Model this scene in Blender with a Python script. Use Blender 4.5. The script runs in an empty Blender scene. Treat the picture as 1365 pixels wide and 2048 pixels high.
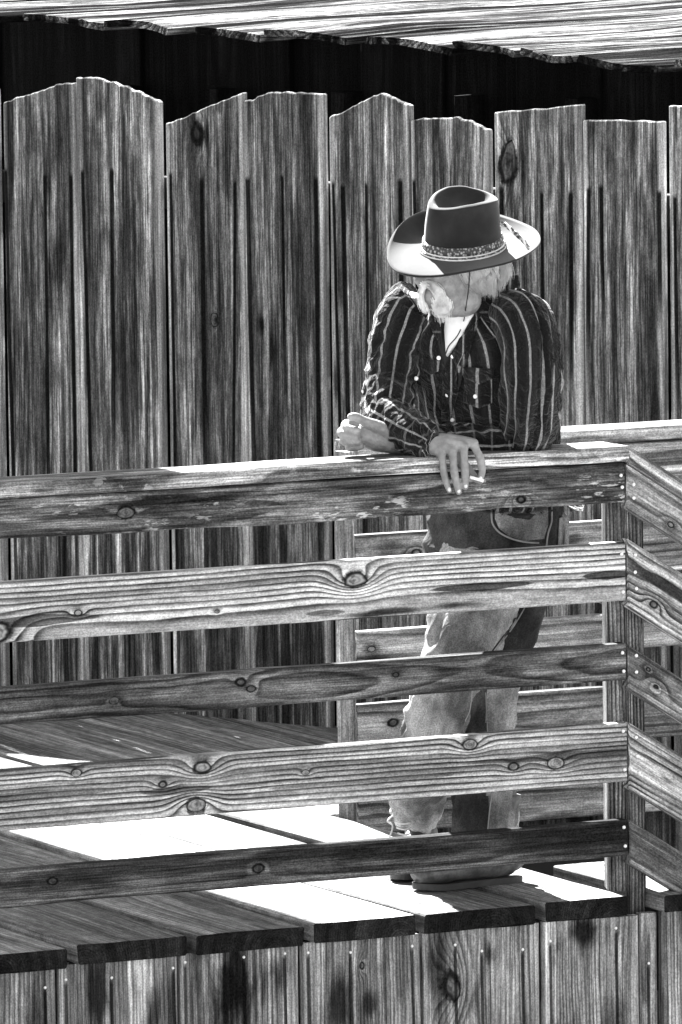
import bpy, bmesh, math, random
from mathutils import Vector, Matrix, noise
random.seed(7)
S = bpy.context.scene
C = S.collection
V = Vector
# ------------------------------------------------------------------ camera
CAM = V((-9.11818, -17.06229, 2.90132))
FW = V((0.43816123, 0.89308821, -0.10202053))
RT = V((0.89717317, -0.44151979, -0.01185654))
UP = V((0.05563302, 0.08633501, 0.99471163))
FPX = 16522.26
cd = bpy.data.cameras.new('camera')
cam = bpy.data.objects.new('camera', cd)
C.objects.link(cam)
cd.sensor_fit = 'VERTICAL'; cd.sensor_height = 36; cd.sensor_width = 24
cd.lens = FPX * 36 / 2048
cd.clip_end = 500; cd.clip_start = .5
m = Matrix((RT, UP, -FW)).transposed().to_4x4(); m.translation = CAM
cam.matrix_world = m
S.camera = cam
# ------------------------------------------------------------------ light
SUN_AZ = math.radians(7.0)       # from +Y towards +X
SUN_EL = math.radians(46.0)
SUNV = V((math.sin(SUN_AZ) * math.cos(SUN_EL), math.cos(SUN_AZ) * math.cos(SUN_EL), math.sin(SUN_EL)))
w = bpy.data.worlds.new('World'); S.world = w; w.use_nodes = True
nt = w.node_tree; nt.nodes.clear()
sky = nt.nodes.new('ShaderNodeTexSky'); sky.sky_type = 'NISHITA'; sky.sun_disc = False
sky.sun_elevation = SUN_EL; sky.sun_rotation = SUN_AZ
bw = nt.nodes.new('ShaderNodeRGBToBW')                # the photograph is black and white
bg = nt.nodes.new('ShaderNodeBackground'); bg.inputs[1].default_value = 0.055
wo = nt.nodes.new('ShaderNodeOutputWorld')
nt.links.new(sky.outputs[0], bw.inputs[0]); nt.links.new(bw.outputs[0], bg.inputs[0]); nt.links.new(bg.outputs[0], wo.inputs[0])
sd = bpy.data.lights.new('sun', 'SUN'); sd.energy = 5.0; sd.angle = math.radians(.5); sd.color = (1, 1, 1)
so = bpy.data.objects.new('sun', sd); C.objects.link(so)
so.rotation_euler = SUNV.to_track_quat('Z', 'Y').to_euler(); so.location = (0, 30, 30)
S.view_settings.view_transform = 'Standard'; S.view_settings.look = 'None'
S.view_settings.gamma = 1; S.view_settings.use_curve_mapping = False
S.view_settings.exposure = 3.6
S.render.engine = 'CYCLES'
S.cycles.max_bounces = 6

# ------------------------------------------------------------------ helpers
def link(o, parent=None):
    C.objects.link(o)
    if parent is not None: o.parent = parent
    return o
def tag(o, label=None, cat=None, group=None, kind=None):
    if label: o['label'] = label
    if cat: o['category'] = cat
    if group: o['group'] = group
    if kind: o['kind'] = kind
    return o
def empty(name, loc=(0, 0, 0)):
    o = bpy.data.objects.new(name, None); o.location = loc; o.empty_display_size = .1
    return link(o)
def mesh_obj(name, verts, faces, mat, parent=None, smooth=False, uvs=None):
    me = bpy.data.meshes.new(name)
    me.from_pydata([tuple(v) for v in verts], [], faces)
    if uvs:
        l = me.uv_layers.new(name='UVMap')
        for p in me.polygons:
            for li in p.loop_indices: l.data[li].uv = uvs[me.loops[li].vertex_index]
    if smooth: me.polygons.foreach_set('use_smooth', [True] * len(me.polygons))
    me.validate(); me.update()
    if mat: me.materials.append(mat)
    o = bpy.data.objects.new(name, me)
    link(o)
    if parent is not None:
        o.parent = parent; o.matrix_parent_inverse = Matrix.Identity(4)
        o.location = -abs_loc(parent)
    return o
def abs_loc(o):
    l = V(o.location)
    while o.parent: o = o.parent; l = l + V(o.location)
    return l
def frame(origin, xd, zd):
    xd = V(xd).normalized(); zd = V(zd); zd = (zd - xd * zd.dot(xd)).normalized(); yd = zd.cross(xd)
    m = Matrix((xd, yd, zd)).transposed().to_4x4(); m.translation = V(origin); return m
def place(o, M, parent=None):
    if parent is not None:
        o.parent = parent
        M = M.copy(); M.translation = M.translation - abs_loc(parent)
    o.matrix_basis = M
    return o
def fbm(p, s=1.0, o=3):
    return noise.fractal(V(p) * s, 1.0, 2.0, o)

# ------------------------------------------------------------------ node helpers
class NT:
    def __init__(s, name):
        s.m = bpy.data.materials.new(name); s.m.use_nodes = True
        s.t = s.m.node_tree; s.t.nodes.clear()
        s.out = s.t.nodes.new('ShaderNodeOutputMaterial'); s.b = s.t.nodes.new('ShaderNodeBsdfPrincipled')
        s.t.links.new(s.b.outputs[0], s.out.inputs[0])
    def n(s, ty, **k):
        x = s.t.nodes.new(ty)
        for a, v in k.items(): setattr(x, a, v)
        return x
    def put(s, v, sock):
        if isinstance(v, (int, float)): sock.default_value = v
        elif isinstance(v, (tuple, list)): sock.default_value = v
        else: s.t.links.new(v, sock)
    def M(s, op, a, b=None, c=None, clamp=False):
        x = s.n('ShaderNodeMath', operation=op, use_clamp=clamp)
        s.put(a, x.inputs[0])
        if b is not None: s.put(b, x.inputs[1])
        if c is not None: s.put(c, x.inputs[2])
        return x.outputs[0]
    def mix(s, f, a, b):           # float mix
        x = s.n('ShaderNodeMix', data_type='FLOAT'); s.put(f, x.inputs[0]); s.put(a, x.inputs[2]); s.put(b, x.inputs[3]); return x.outputs[0]
    def ss(s, v, a, b, c=0., d=1.):
        x = s.n('ShaderNodeMapRange', interpolation_type='SMOOTHSTEP'); s.put(v, x.inputs[0])
        s.put(a, x.inputs[1]); s.put(b, x.inputs[2]); s.put(c, x.inputs[3]); s.put(d, x.inputs[4]); return x.outputs[0]
    def comb(s, x, y, z):
        q = s.n('ShaderNodeCombineXYZ'); s.put(x, q.inputs[0]); s.put(y, q.inputs[1]); s.put(z, q.inputs[2]); return q.outputs[0]
    def noise(s, vec, scale, detail=2., rough=.5, dist=0.):
        q = s.n('ShaderNodeTexNoise'); s.put(vec, q.inputs['Vector']); q.inputs['Scale'].default_value = scale
        q.inputs['Detail'].default_value = detail; q.inputs['Roughness'].default_value = rough; q.inputs['Distortion'].default_value = dist
        return q.outputs[0]
    def vm(s, op, a, b):
        q = s.n('ShaderNodeVectorMath', operation=op); s.put(a, q.inputs[0]); s.put(b, q.inputs[1]); return q.outputs[0]
    def ramp(s, v, pts):
        q = s.n('ShaderNodeValToRGB'); s.put(v, q.inputs[0]); e = q.color_ramp.elements
        while len(e) < len(pts): e.new(.5)
        for i, (p, c) in enumerate(pts): e[i].position = p; e[i].color = (c, c, c, 1)
        r = s.n('ShaderNodeRGBToBW'); s.t.links.new(q.outputs[0], r.inputs[0]); return r.outputs[0]
    def fin(s, col, rough=.8, bump=None, bs=.3, bd=.002, spec=.3):
        s.put(s.comb(col, col, col) if not isinstance(col, (int, float)) else (col, col, col, 1), s.b.inputs['Base Color'])
        s.put(rough, s.b.inputs['Roughness']); s.b.inputs['Specular IOR Level'].default_value = spec
        if bump is not None:
            q = s.n('ShaderNodeBump'); q.inputs['Strength'].default_value = bs; q.inputs['Distance'].default_value = bd
            s.put(bump, q.inputs['Height']); s.t.links.new(q.outputs[0], s.b.inputs['Normal'])
        return s.m

def plain(name, v, rough=.6, metal=0., spec=.3, var=.0, scale=30.):
    t = NT(name)
    if var:
        tc = t.n('ShaderNodeTexCoord'); nn = t.noise(tc.outputs['Object'], scale, 4)
        col = t.M('MULTIPLY', t.ss(nn, .3, .7, 1 - var, 1 + var), v)
        m = t.fin(col, rough, nn, .2, .002, spec)
    else: m = t.fin(v, rough, spec=spec)
    t.b.inputs['Metallic'].default_value = metal
    return m

def wood(name, light=.40, dark=.10, freq=95, zp=.0, yp=.05, warp=.022, ringc=1., knots=(), streaks=(), blots=(),
         grime=.3, gscale=(1.2, 8.), fibre=.35, edge=None, rough=.78, bs=.45, cracks=.3, seed=0, wx=1.1, rand=False, gam=1.7, gain=1.45, lens=(), flecks=0., kw=4., gth=(.38, .66), rlo=.72, spec=.015, rough2=.18):
    """solid wood: object X runs with the grain, Z across the face, Y through the board"""
    t = NT(name)
    tc = t.n('ShaderNodeTexCoord'); P = tc.outputs['Object']
    sep = t.n('ShaderNodeSeparateXYZ'); t.put(P, sep.inputs[0]); X, Y, Z = sep.outputs
    if rand:
        oi = t.n('ShaderNodeObjectInfo'); r = oi.outputs['Random']
        ox = t.M('MULTIPLY_ADD', r, 57.3, seed * 3.7)
        rz = t.M('MULTIPLY_ADD', r, .24, -.12)
    else: ox = seed * 3.71 + .13; rz = 0.
    Xo = t.M('ADD', X, ox)
    n1 = t.noise(t.comb(t.M('MULTIPLY', Xo, wx), t.M('MULTIPLY', Y, 5), t.M('MULTIPLY', Z, 5)), 1., 2.5, .45)
    n2 = t.noise(t.comb(t.M('MULTIPLY', Xo, 7), t.M('MULTIPLY', Y, 22), t.M('MULTIPLY', Z, 22)), 1., 2., .5)
    zz = t.M('SUBTRACT', Z, t.M('ADD', zp, rz) if rand else zp); yy = t.M('SUBTRACT', Y, yp)
    r = t.M('SQRT', t.M('ADD', t.M('MULTIPLY', zz, zz), t.M('MULTIPLY', yy, yy)))
    r = t.M('MULTIPLY_ADD', t.M('SUBTRACT', n1, .5), warp * 3.2, r)
    r = t.M('MULTIPLY_ADD', t.M('SUBTRACT', n2, .5), warp * .32, r)
    core = 0.; ccol = 1.
    nk = t.noise(P, 90., 3.) if len(knots) else None
    for (kx, kz, kr, kA) in knots:
        dx = t.M('DIVIDE', t.M('SUBTRACT', X, kx), 1.9); dz = t.M('SUBTRACT', Z, kz)
        d2 = t.M('ADD', t.M('MULTIPLY', dx, dx), t.M('MULTIPLY', dz, dz))
        g = t.M('EXPONENT', t.M('MULTIPLY', d2, -1. / (kr * kr * kw)))
        r = t.M('MULTIPLY_ADD', g, kA, r)
        dx2 = t.M('DIVIDE', t.M('SUBTRACT', X, kx), 1.5)
        d = t.M('SQRT', t.M('ADD', t.M('MULTIPLY', dx2, dx2), t.M('MULTIPLY', dz, dz)))
        d = t.M('MULTIPLY_ADD', t.M('SUBTRACT', n2, .5), kr * 2.2, d)
        d = t.M('MULTIPLY_ADD', t.M('SUBTRACT', nk, .5), kr * .3, d)
        mk = t.ss(d, kr * .85, kr * 1.12, 1., 0.)
        core = t.M('MAXIMUM', core, mk)
        ring = t.M('PINGPONG', t.M('DIVIDE', d, kr), .22)
        lc = t.M('MULTIPLY', t.ss(ring, .02, .2, .62, .95), t.ss(nk, .35, .6, .45, 1.1))
        rim = t.ss(t.M('ABSOLUTE', t.M('SUBTRACT', d, kr)), kr * .03, t.M('MULTIPLY', t.ss(n2, .3, .7, .1, .75), kr), .08, 1.)
        cc = t.M('MULTIPLY', lc, rim)
        ccol = t.M('MULTIPLY', ccol, t.mix(t.ss(d, kr * 1.2, kr * 1.5, 1., 0.), 1., cc))
    ph = t.M('FRACT', t.M('MULTIPLY', r, freq))
    prof = t.ramp(ph, [(0, 0.), (.06, .0), (.42, .16), (.76, .9), (.9, 1.), (1., .05)])
    cmod = t.ss(t.noise(t.comb(t.M('MULTIPLY', Xo, 2.), Y, t.M('MULTIPLY', Z, 14)), 1.7, 2.), .3, .7, .6, 1.)
    prof = t.M('MULTIPLY', t.M('MULTIPLY', prof, cmod), ringc)
    band = t.noise(t.comb(t.M('MULTIPLY', r, 42.), t.M('MULTIPLY', Xo, .35), 0.), 1., 2.5, .6)
    fib = t.noise(t.comb(t.M('MULTIPLY', Xo, 5), t.M('MULTIPLY', Y, 260), t.M('MULTIPLY', Z, 260)), 1., 4., .65)
    fib2 = t.noise(t.comb(t.M('MULTIPLY', Xo, 1.5), t.M('MULTIPLY', Y, 60), t.M('MULTIPLY', Z, 60)), 1., 3., .6)
    g1 = t.noise(t.comb(t.M('MULTIPLY', Xo, gscale[0]), t.M('MULTIPLY', Y, 3), t.M('MULTIPLY', Z, gscale[1])), 1., 5., .6, .4)
    col = t.mix(prof, light, dark)
    col = t.M('MULTIPLY', col, t.ss(band, .32, .68, .62, 1.22))
    col = t.M('MULTIPLY', col, t.ss(fib, .3, .72, 1. - fibre, 1. + fibre * .5))
    col = t.M('MULTIPLY', col, t.ss(fib2, .3, .7, 1. - fibre * .7, 1. + fibre * .35))
    col = t.M('MULTIPLY', col, t.ss(g1, gth[0], gth[1], 1. - grime, 1. + grime * .15))
    if cracks:
        ck = t.noise(t.comb(t.M('MULTIPLY', Xo, 2.2), t.M('MULTIPLY', Y, 3.), t.M('MULTIPLY', t.M('ADD', Z, t.M('MULTIPLY', n1, .03)), 95)), 1., 2., .5)
        ckm = t.ss(ck, .70, .76, 1., 1. - cracks)
        col = t.M('MULTIPLY', col, ckm)
    mot = t.noise(t.comb(t.M('MULTIPLY', Xo, 210.), t.M('MULTIPLY', Y, 300), t.M('MULTIPLY', Z, 330)), 1., 2., .6)
    col = t.M('MULTIPLY', col, t.ss(mot, .3, .7, .80, 1.18))
    if rough2:
        m2 = t.noise(t.comb(t.M('MULTIPLY', Xo, 22.), t.M('MULTIPLY', Y, 40), t.M('MULTIPLY', Z, 70)), 1., 6., .72)
        col = t.M('MULTIPLY', col, t.ss(m2, .36, .64, 1. - rough2, 1. + rough2 * .55))
    for (lx, lz, rx, rz_, la_) in lens:               # darker heartwood figure, sharp edged
        dx = t.M('DIVIDE', t.M('SUBTRACT', X, lx), rx); dz = t.M('DIVIDE', t.M('SUBTRACT', Z, lz), rz_)
        d = t.M('ADD', t.M('ABSOLUTE', dx), t.M('MULTIPLY', dz, dz))
        d = t.M('MULTIPLY_ADD', t.M('SUBTRACT', n2, .5), .9, d)
        col = t.M('MULTIPLY', col, t.ss(d, .86, 1.02, 1. - la_, 1.))
    if flecks:
        fl = t.noise(t.comb(t.M('MULTIPLY', Xo, 26), t.M('MULTIPLY', Y, 30), t.M('MULTIPLY', Z, 120)), 1., 4., .6)
        fg = t.noise(t.comb(t.M('MULTIPLY', Xo, 3.), Y, t.M('MULTIPLY', Z, 12)), 1., 2., .5)
        fm = t.M('MULTIPLY', t.ss(fl, .56, .62), t.ss(fg, .45, .6))
        col = t.mix(t.M('MULTIPLY', fm, flecks), col, light * 2.2)
    col = t.M('MULTIPLY', t.M('POWER', t.M('DIVIDE', col, light), gam), light * gain)
    col = t.M('MINIMUM', col, .72)
    if rand: col = t.M('MULTIPLY', col, t.ss(t.M('FRACT', t.M('MULTIPLY', oi.outputs['Random'], 7.7)), 0., 1., rlo, 1.2))
    if edge:                         # pale unstained margins of a board of half width edge[0]
        e = t.M('ABSOLUTE', t.M('MULTIPLY_ADD', t.M('SUBTRACT', n1, .5), .03, Z))
        e1 = t.ss(e, edge[0] - edge[2], edge[0] - edge[2] * .6, 0., edge[1])
        col = t.M('ADD', col, t.M('MULTIPLY', t.M('MULTIPLY', e1, t.ss(fib2, .3, .65, .3, 1.)), t.ss(mot, .3, .7, .7, 1.2)))
    if len(knots):
        col = t.mix(core, col, light * .55)
        col = t.M('MULTIPLY', col, ccol)
    for (sz, sx, sw, sl, sslant, sa) in streaks:      # iron stain running down from a nail
        dn = t.M('SUBTRACT', sx, X)
        off = t.M('MULTIPLY', t.M('SUBTRACT', n1, .5), .012)
        dz = t.M('ABSOLUTE', t.M('ADD', off, t.M('SUBTRACT', Z, t.M('MULTIPLY_ADD', dn, sslant, sz))))
        a1 = t.ss(dz, sw * .6, sw * 1.3, sa, 0.)
        a2 = t.ss(dn, -.006, .012); a3 = t.ss(dn, sl * .45, sl, 1., 0.)
        col = t.M('MULTIPLY', col, t.M('SUBTRACT', 1., t.M('MULTIPLY', a1, t.M('MULTIPLY', a2, a3))))
    for (bx, bz, rx, rz_, ba) in blots:
        dx = t.M('DIVIDE', t.M('SUBTRACT', X, bx), rx); dz = t.M('DIVIDE', t.M('SUBTRACT', Z, bz), rz_)
        d = t.M('SQRT', t.M('ADD', t.M('MULTIPLY', dx, dx), t.M('MULTIPLY', dz, dz)))
        d = t.M('MULTIPLY_ADD', t.M('SUBTRACT', g1, .5), 3.4, d)
        d = t.M('MULTIPLY_ADD', t.M('SUBTRACT', fib2, .5), 1.2, d)
        col = t.M('MULTIPLY', col, t.ss(d, .15, 1.25, 1. - ba, 1.))
    col = t.M('ADD', col, t.M('MULTIPLY', t.ss(mot, .3, .7), .006))
    h = t.M('ADD', t.M('MULTIPLY', prof, -.5), t.M('ADD', t.M('MULTIPLY', fib, .5), t.M('MULTIPLY', fib2, .5)))
    if cracks: h = t.M('ADD', h, t.M('MULTIPLY', ckm, 1.))
    return t.fin(col, rough, h, bs, .0022, spec)

# ------------------------------------------------------------------ boards
def board_mesh(L, W, T, nx=14, bend=.002, ch=.003, seed=0, cup=0., endj=0., nz=1, rag=0.):
    """box from X 0..L, Y +-T/2, Z +-W/2, eased corners, slight bow"""
    vs, fs = [], []
    prof = []
    z0, y0 = W / 2, T / 2
    if nz == 1:
        prof = [(-y0, -z0 + ch), (-y0 + ch, -z0), (y0 - ch, -z0), (y0, -z0 + ch), (y0, z0 - ch), (y0 - ch, z0), (-y0 + ch, z0), (-y0, z0 - ch)]
    else:
        zs = [-z0 + ch + (W - 2 * ch) * i / nz for i in range(nz + 1)]
        prof = [(-y0, z) for z in reversed(zs)] + [(-y0 + ch, -z0), (y0 - ch, -z0)] + [(y0, z) for z in zs] + [(y0 - ch, z0), (-y0 + ch, z0)]
    n = len(prof); off = V((seed * 9.7, 3.1, 1.7))
    for i in range(nx + 1):
        x = L * i / nx
        b1 = fbm(V((x * 1.3, 0, 0)) + off, 1., 2) * bend
        b2 = fbm(V((x * 1.1, 5, 0)) + off, 1., 2) * bend
        for k, (y, z) in enumerate(prof):
            xx = x
            if i in (0, nx) and endj: xx += endj * fbm((z * 14 + i * 3., seed * 2.3, y * 12), 1., 3)
            rr = 0.
            if rag and abs(z) > z0 * .9: rr = rag * fbm((x * 9, seed * 1.7 + (5 if z > 0 else 0), y * 20), 1., 4)
            yc = y + b1 - cup * (1 - (2 * z / W) ** 2)
            vs.append((xx, yc, z + b2 + rr))
    for i in range(nx):
        for k in range(n):
            a = i * n + k; b = i * n + (k + 1) % n
            fs.append((a, b, b + n, a + n))
    fs.append(tuple(range(n))); fs.append(tuple(reversed(range(nx * n, nx * n + n))))
    return vs, fs
def board(name, L, W, T, org, xd, zd, mat, parent, **k):
    v, f = board_mesh(L, W, T, **k)
    o = mesh_obj(name, v, f, mat)
    bm = bmesh.new(); bm.from_mesh(o.data); bmesh.ops.recalc_face_normals(bm, faces=bm.faces); bm.to_mesh(o.data); bm.free()
    return place(o, frame(org, xd, zd), parent)
def poly_board(name, pts, T, org, xd, zd, mat, parent):
    """plank cut to an outline, pts are (x, z) local, extruded through Y"""
    n = len(pts); vs = [(x, -T / 2, z) for x, z in pts] + [(x, T / 2, z) for x, z in pts]
    fs = [tuple(range(n)), tuple(reversed(range(n, 2 * n)))] + [(i, i + n, (i + 1) % n + n, (i + 1) % n) for i in range(n)]
    o = mesh_obj(name, vs, fs, mat)
    bm = bmesh.new(); bm.from_mesh(o.data); bmesh.ops.recalc_face_normals(bm, faces=bm.faces)
    bmesh.ops.bevel(bm, geom=[e for e in bm.edges if abs(e.calc_face_angle(0)) > 1.], offset=.003, segments=1, affect='EDGES')
    bm.to_mesh(o.data); bm.free()
    return place(o, frame(org, xd, zd), parent)
M_nail = plain('galvanised', .6, .4, .2, .6)
nail_me = None
def nail(parent, p, nrm, r=.0042):
    """round nail head as a sub-part; p in world"""
    global nail_me
    if nail_me is None:
        bm = bmesh.new(); bmesh.ops.create_uvsphere(bm, u_segments=10, v_segments=6, radius=1.)
        for v_ in bm.verts: v_.co.z *= .6
        nail_me = bpy.data.meshes.new('nail'); bm.to_mesh(nail_me); bm.free(); nail_me.materials.append(M_nail)
        nail_me.polygons.foreach_set('use_smooth', [True] * len(nail_me.polygons))
    o = bpy.data.objects.new('nail', nail_me); C.objects.link(o)
    mw = V(nrm).to_track_quat('Z', 'Y').to_matrix().to_4x4(); mw = Matrix.Translation(V(p)) @ mw @ Matrix.Scale(r, 4)
    pm = chain_matrix(parent)
    o.parent = parent; o.matrix_basis = pm.inverted() @ mw
    return o
def chain_matrix(o):
    m = o.matrix_basis.copy()
    while o.parent: o = o.parent; m = o.matrix_basis @ m
    return m

# ================================================================== GROUND
M_ground = NT('dry_ground')
tc = M_ground.n('ShaderNodeTexCoord'); gn = M_ground.noise(tc.outputs['Object'], .8, 6); gn2 = M_ground.noise(tc.outputs['Object'], 20, 4)
gc = M_ground.M('MULTIPLY', M_ground.ss(gn, .3, .7, .15, .22), M_ground.ss(gn2, .3, .7, .8, 1.15))
M_ground = M_ground.fin(gc, .95, gn2, .5, .02)
gv, gf = [], []
N = 24
for i in range(N + 1):
    for j in range(N + 1):
        x = -150 + 300 * i / N; y = -150 + 300 * j / N
        gv.append((x, y, -1.05 + (.03 * fbm((x * .1, y * .1, 0)))))
for i in range(N):
    for j in range(N):
        a = i * (N + 1) + j; gf.append((a, a + N + 1, a + N + 2, a + 1))
tag(mesh_obj('ground', gv, gf, M_ground), 'dusty ground around and below the raised wooden walkway', kind='structure')

# ================================================================== DECK
A = 1.101647110158577; WD = 2.125306556309552
WN = V((math.sin(A), math.cos(A), 0)); WT = V((math.cos(A), -math.sin(A), 0))
def wallp(t, z, d=0.): return WT * t + WN * (WD + d) + V((0, 0, z))
M_under = plain('dark_frame_timber', .012, .9)
deck = tag(mesh_obj('deck', *board_mesh(4.2, .18, .04, 2), M_under), 'raised deck of wide weathered planks the man stands on', kind='structure')
place(deck, frame((-3.4, .045, -.15), (1, 0, 0), (0, 0, 1)))
M_endgrain = wood('end_grain', .016, .008, 160, 0, .03, .01, .8, grime=.4, seed=2, rand=True)
M_deck = [wood('deck_plank_wood_%s' % k, .24, .07, 80, zp, .06, .02, .45, gam=1.35, gain=1.5, rough2=.25, grime=.35, gscale=(1.2, 7), fibre=.3, cracks=.65, bs=.9, seed=11 + i,
               rand=True) for i, (k, zp) in enumerate((('a', .02), ('b', -.03), ('c', .0)))]
edges = [-.0, -.245, -.57, -.86, -1.168, -1.468]
x = -1.468
while x > -3.3: x -= .29; edges.append(x)
fronts = [-.012, -.015, -.034, -.042, -.05, -.058, -.05, -.045, -.05, -.04, -.05, -.05, -.05]
dz = [.002, -.003, .002, .0, .004, -.002, .003, -.001, .003, 0, 0, .002, 0, 0]
def wall_y(x): return (WD - WN.x * x) / WN.y
for i in range(len(edges) - 1):
    x1, x0 = edges[i], edges[i + 1]
    wd_ = x1 - x0 - (.026, .032, .026, .034, .026, .030)[i % 6]
    y0 = fronts[i] ; y1 = wall_y(x0) + .12
    L = y1 - y0
    o = board('plank', L, wd_, .046, ((x0 + x1) / 2, y1, -.023 + dz[i]), (0, -1, 0), (1, 0, 0), M_deck[i % 3], deck,
              nx=36, nz=4, bend=.003, ch=.004, seed=i + 20, endj=.010, cup=(-.001, .0008, -.0015, .001)[i % 4], rag=.002)
    o.data.materials.append(M_endgrain); o.data.polygons[len(o.data.polygons) - 1].material_index = 1; o.data.polygons[len(o.data.polygons) - 2].material_index = 1
# deck right of the corner post: narrow landing in front, and a wide part behind the back railing
for j, (x0, x1) in enumerate(((.070, .285), (.291, .575), (.581, .865), (.871, 1.155))):
    board('plank', .56 - .03 * j, x1 - x0, .040, ((x0 + x1) / 2, .52 - .02 * j, -.021), (0, -1, 0), (1, 0, 0), M_deck[(j + 1) % 3], deck, nx=8, nz=3, seed=60 + j, endj=.01, bend=.002)
    o = C.objects[-1]; o.data.materials.append(M_endgrain)
    for q_ in (1, 2): o.data.polygons[len(o.data.polygons) - q_].material_index = 1
for j, (x0, x1) in enumerate(((.003, .285), (.291, .575), (.581, .80))):
    y1 = wall_y(x0) + .12
    board('plank', y1 - 1.62, x1 - x0, .040, ((x0 + x1) / 2, y1, -.022), (0, -1, 0), (1, 0, 0), M_deck[j % 3], deck, nx=12, nz=3, seed=70 + j, endj=.01, bend=.002)
for j, (px, py) in enumerate(((-3.2, .3), (-2.0, .3), (-.8, .3), (.05, .3), (-2.0, 2.0), (-.8, 2.0), (.02, 1.7), (1.0, .3))):
    board('joist_post', .98, .1, .1, (px, py, -1.04), (0, 0, 1), (1, 0, 0), M_under, deck, nx=2)
for j in range(4):
    board('joist', 4.0, .12, .04, (-3.3, .6 + j * .7, -.105), (1, 0, 0), (0, 0, 1), M_under, deck, nx=2)

# ================================================================== SKIRT BOARDS under the deck edge
skirt = tag(empty('skirting', (-.8, .0, -1.0)), 'rough vertical board skirting nailed below the front edge of the deck', 'skirting')
sx = [-3.05, -2.74, -2.43, -2.12, -1.81, -1.486, -1.18, -.869, -.555, -.239, .022, .077, .141, .44, .74, 1.04]
sk_blots = {   # local: X up from the board foot (0 = z -1.04), Z across
    5: [(.905, -.05, .09, .03, .9), (.84, .08, .16, .05, .75)],
    6: [(.90, -.03, .10, .075, .93), (.82, -.05, .2, .07, .9), (.93, .1, .07, .05, .8)],
    7: [(.86, -.06, .09, .03, .8), (.84, .02, .03, .02, .8)],
    8: [(.93, -.13, .10, .03, .85), (.93, .02, .05, .035, .9), (.86, -.01, .1, .02, .6)],
    9: [(.965, -.03, .045, .07, .95), (.93, -.09, .07, .03, .8), (.7, .06, .12, .05, .6)],
    4: [(.9, .1, .1, .03, .7)],
}
sk_nails = {4: [(-.02, .09), (.13, .05)], 5: [(-.135, .035), (.135, .03), (-.03, .045)][:2] + [(-.02, .04)], 6: [(-.14, .02), (.01, .02), (.115, .02)],
            7: [(-.145, .022), (-.03, .03), (.13, .028)][1:] + [(-.14, .022)], 8: [(-.07, .035), (.0, .055), (.108, .06)], 9: [(-.11, .045), (.065, .028), (.09, .18)][:2], 10: [(-.003, .12)], 12: [(-.04, .09)]}
for i in range(len(sx) - 1):
    x0, x1 = sx[i], sx[i + 1]; W_ = x1 - x0 - .009; xc = (x0 + x1) / 2
    st = []
    for (nx_, nd) in sk_nails.get(i, []): st.append((nx_, 1.04 - .05 - nd, .0045, .5, .01, .85))
    big = W_ > .2
    mt = wood('skirting_wood_%s' % 'abcdefghijklmnop'[i], .24, .035, 120 if i % 2 else 85, (-.03, .05, .0, -.06)[i % 4], .05, .02, .7,
              knots=[(.865, -.082, .022, .05)] if i == 8 else ([(.93, .0, .006, .02)] if i == 7 else []),
              streaks=st, blots=sk_blots.get(i, []), grime=.35, gscale=(2.5, 10), fibre=.45,
              edge=(W_ / 2, .10, .03) if big else None, seed=31 + i, bs=.7, rough2=.2, gam=1.4, gain=1.6)
    top = -.046
    o = board('plank', top + 1.04, W_, .022, (xc, (.0 if i % 2 else .005) + (.004 if not big else 0), -1.04), (0, 0, 1), (1, 0, 0), mt, skirt, nx=10, bend=.002, seed=80 + i, endj=.004)
    for (nx_, nd) in sk_nails.get(i, []):
        # Z axis of the board is world +x, so the nail sits at xc + nx
        nail(o, (xc + nx_, (.0 if i % 2 else .005) - .0125, top - nd), (0, -1, 0), .0038)

# ================================================================== PLANK FENCE
fence = tag(empty('plank_fence', wallp(-2.4, -1.0)), 'tall fence of rough vertical planks with uneven scalloped tops behind the walkway', 'fence')
F = [
 (-3.620, [(-3.615, 1.689), (-3.55, 1.708), (-3.479, 1.724), (-3.42, 1.744), (-3.345, 1.751)]),
 (-3.342, [(-3.338, 1.766), (-3.27, 1.766), (-3.2, 1.752), (-3.12, 1.728), (-3.046, 1.702)]),
 (-3.042, [(-3.036, 1.644), (-2.97, 1.662), (-2.9, 1.69), (-2.85, 1.706), (-2.758, 1.736)]),
 (-2.757, [(-2.752, 1.711), (-2.72, 1.718), (-2.668, 1.738), (-2.6, 1.74), (-2.476, 1.738)]),
 (-2.473, [(-2.469, 1.674), (-2.42, 1.69), (-2.369, 1.714), (-2.292, 1.744), (-2.24, 1.728), (-2.188, 1.711)]),
 (-2.184, [(-2.180, 1.674), (-2.125, 1.680), (-2.033, 1.684), (-1.99, 1.676), (-1.95, 1.662), (-1.920, 1.650)]),
 (-1.917, [(-1.913, 1.700), (-1.62, 1.728)]),
 (-1.618, [(-1.612, 1.687), (-1.353, 1.690)]),
 (-1.346, [(-1.343, 1.730), (-1.06, 1.736)]),
]
extra = [(-4.48, [(-4.476, 1.70), (-4.33, 1.74), (-4.2, 1.70)]), (-4.195, [(-4.19, 1.72), (-4.05, 1.74), (-3.912, 1.73)]), (-3.908, [(-3.904, 1.73), (-3.8, 1.745), (-3.626, 1.727)])]
tail = [(-1.056, [(-1.052, 1.70), (-.77, 1.72)]), (-.766, [(-.762, 1.74), (-.48, 1.73)]), (-.476, [(-.472, 1.7), (-.19, 1.7)])]
streak_t = [-3.609, -3.465, -3.37, -3.321, -3.215, -3.02, -2.91, -2.793, -2.741, -2.623, -2.508, -2.457, -2.423, -2.341, -2.225, -2.169, -1.889, -1.756, -1.66, -1.593, -1.555, -1.369, -1.324, -1.2]
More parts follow.
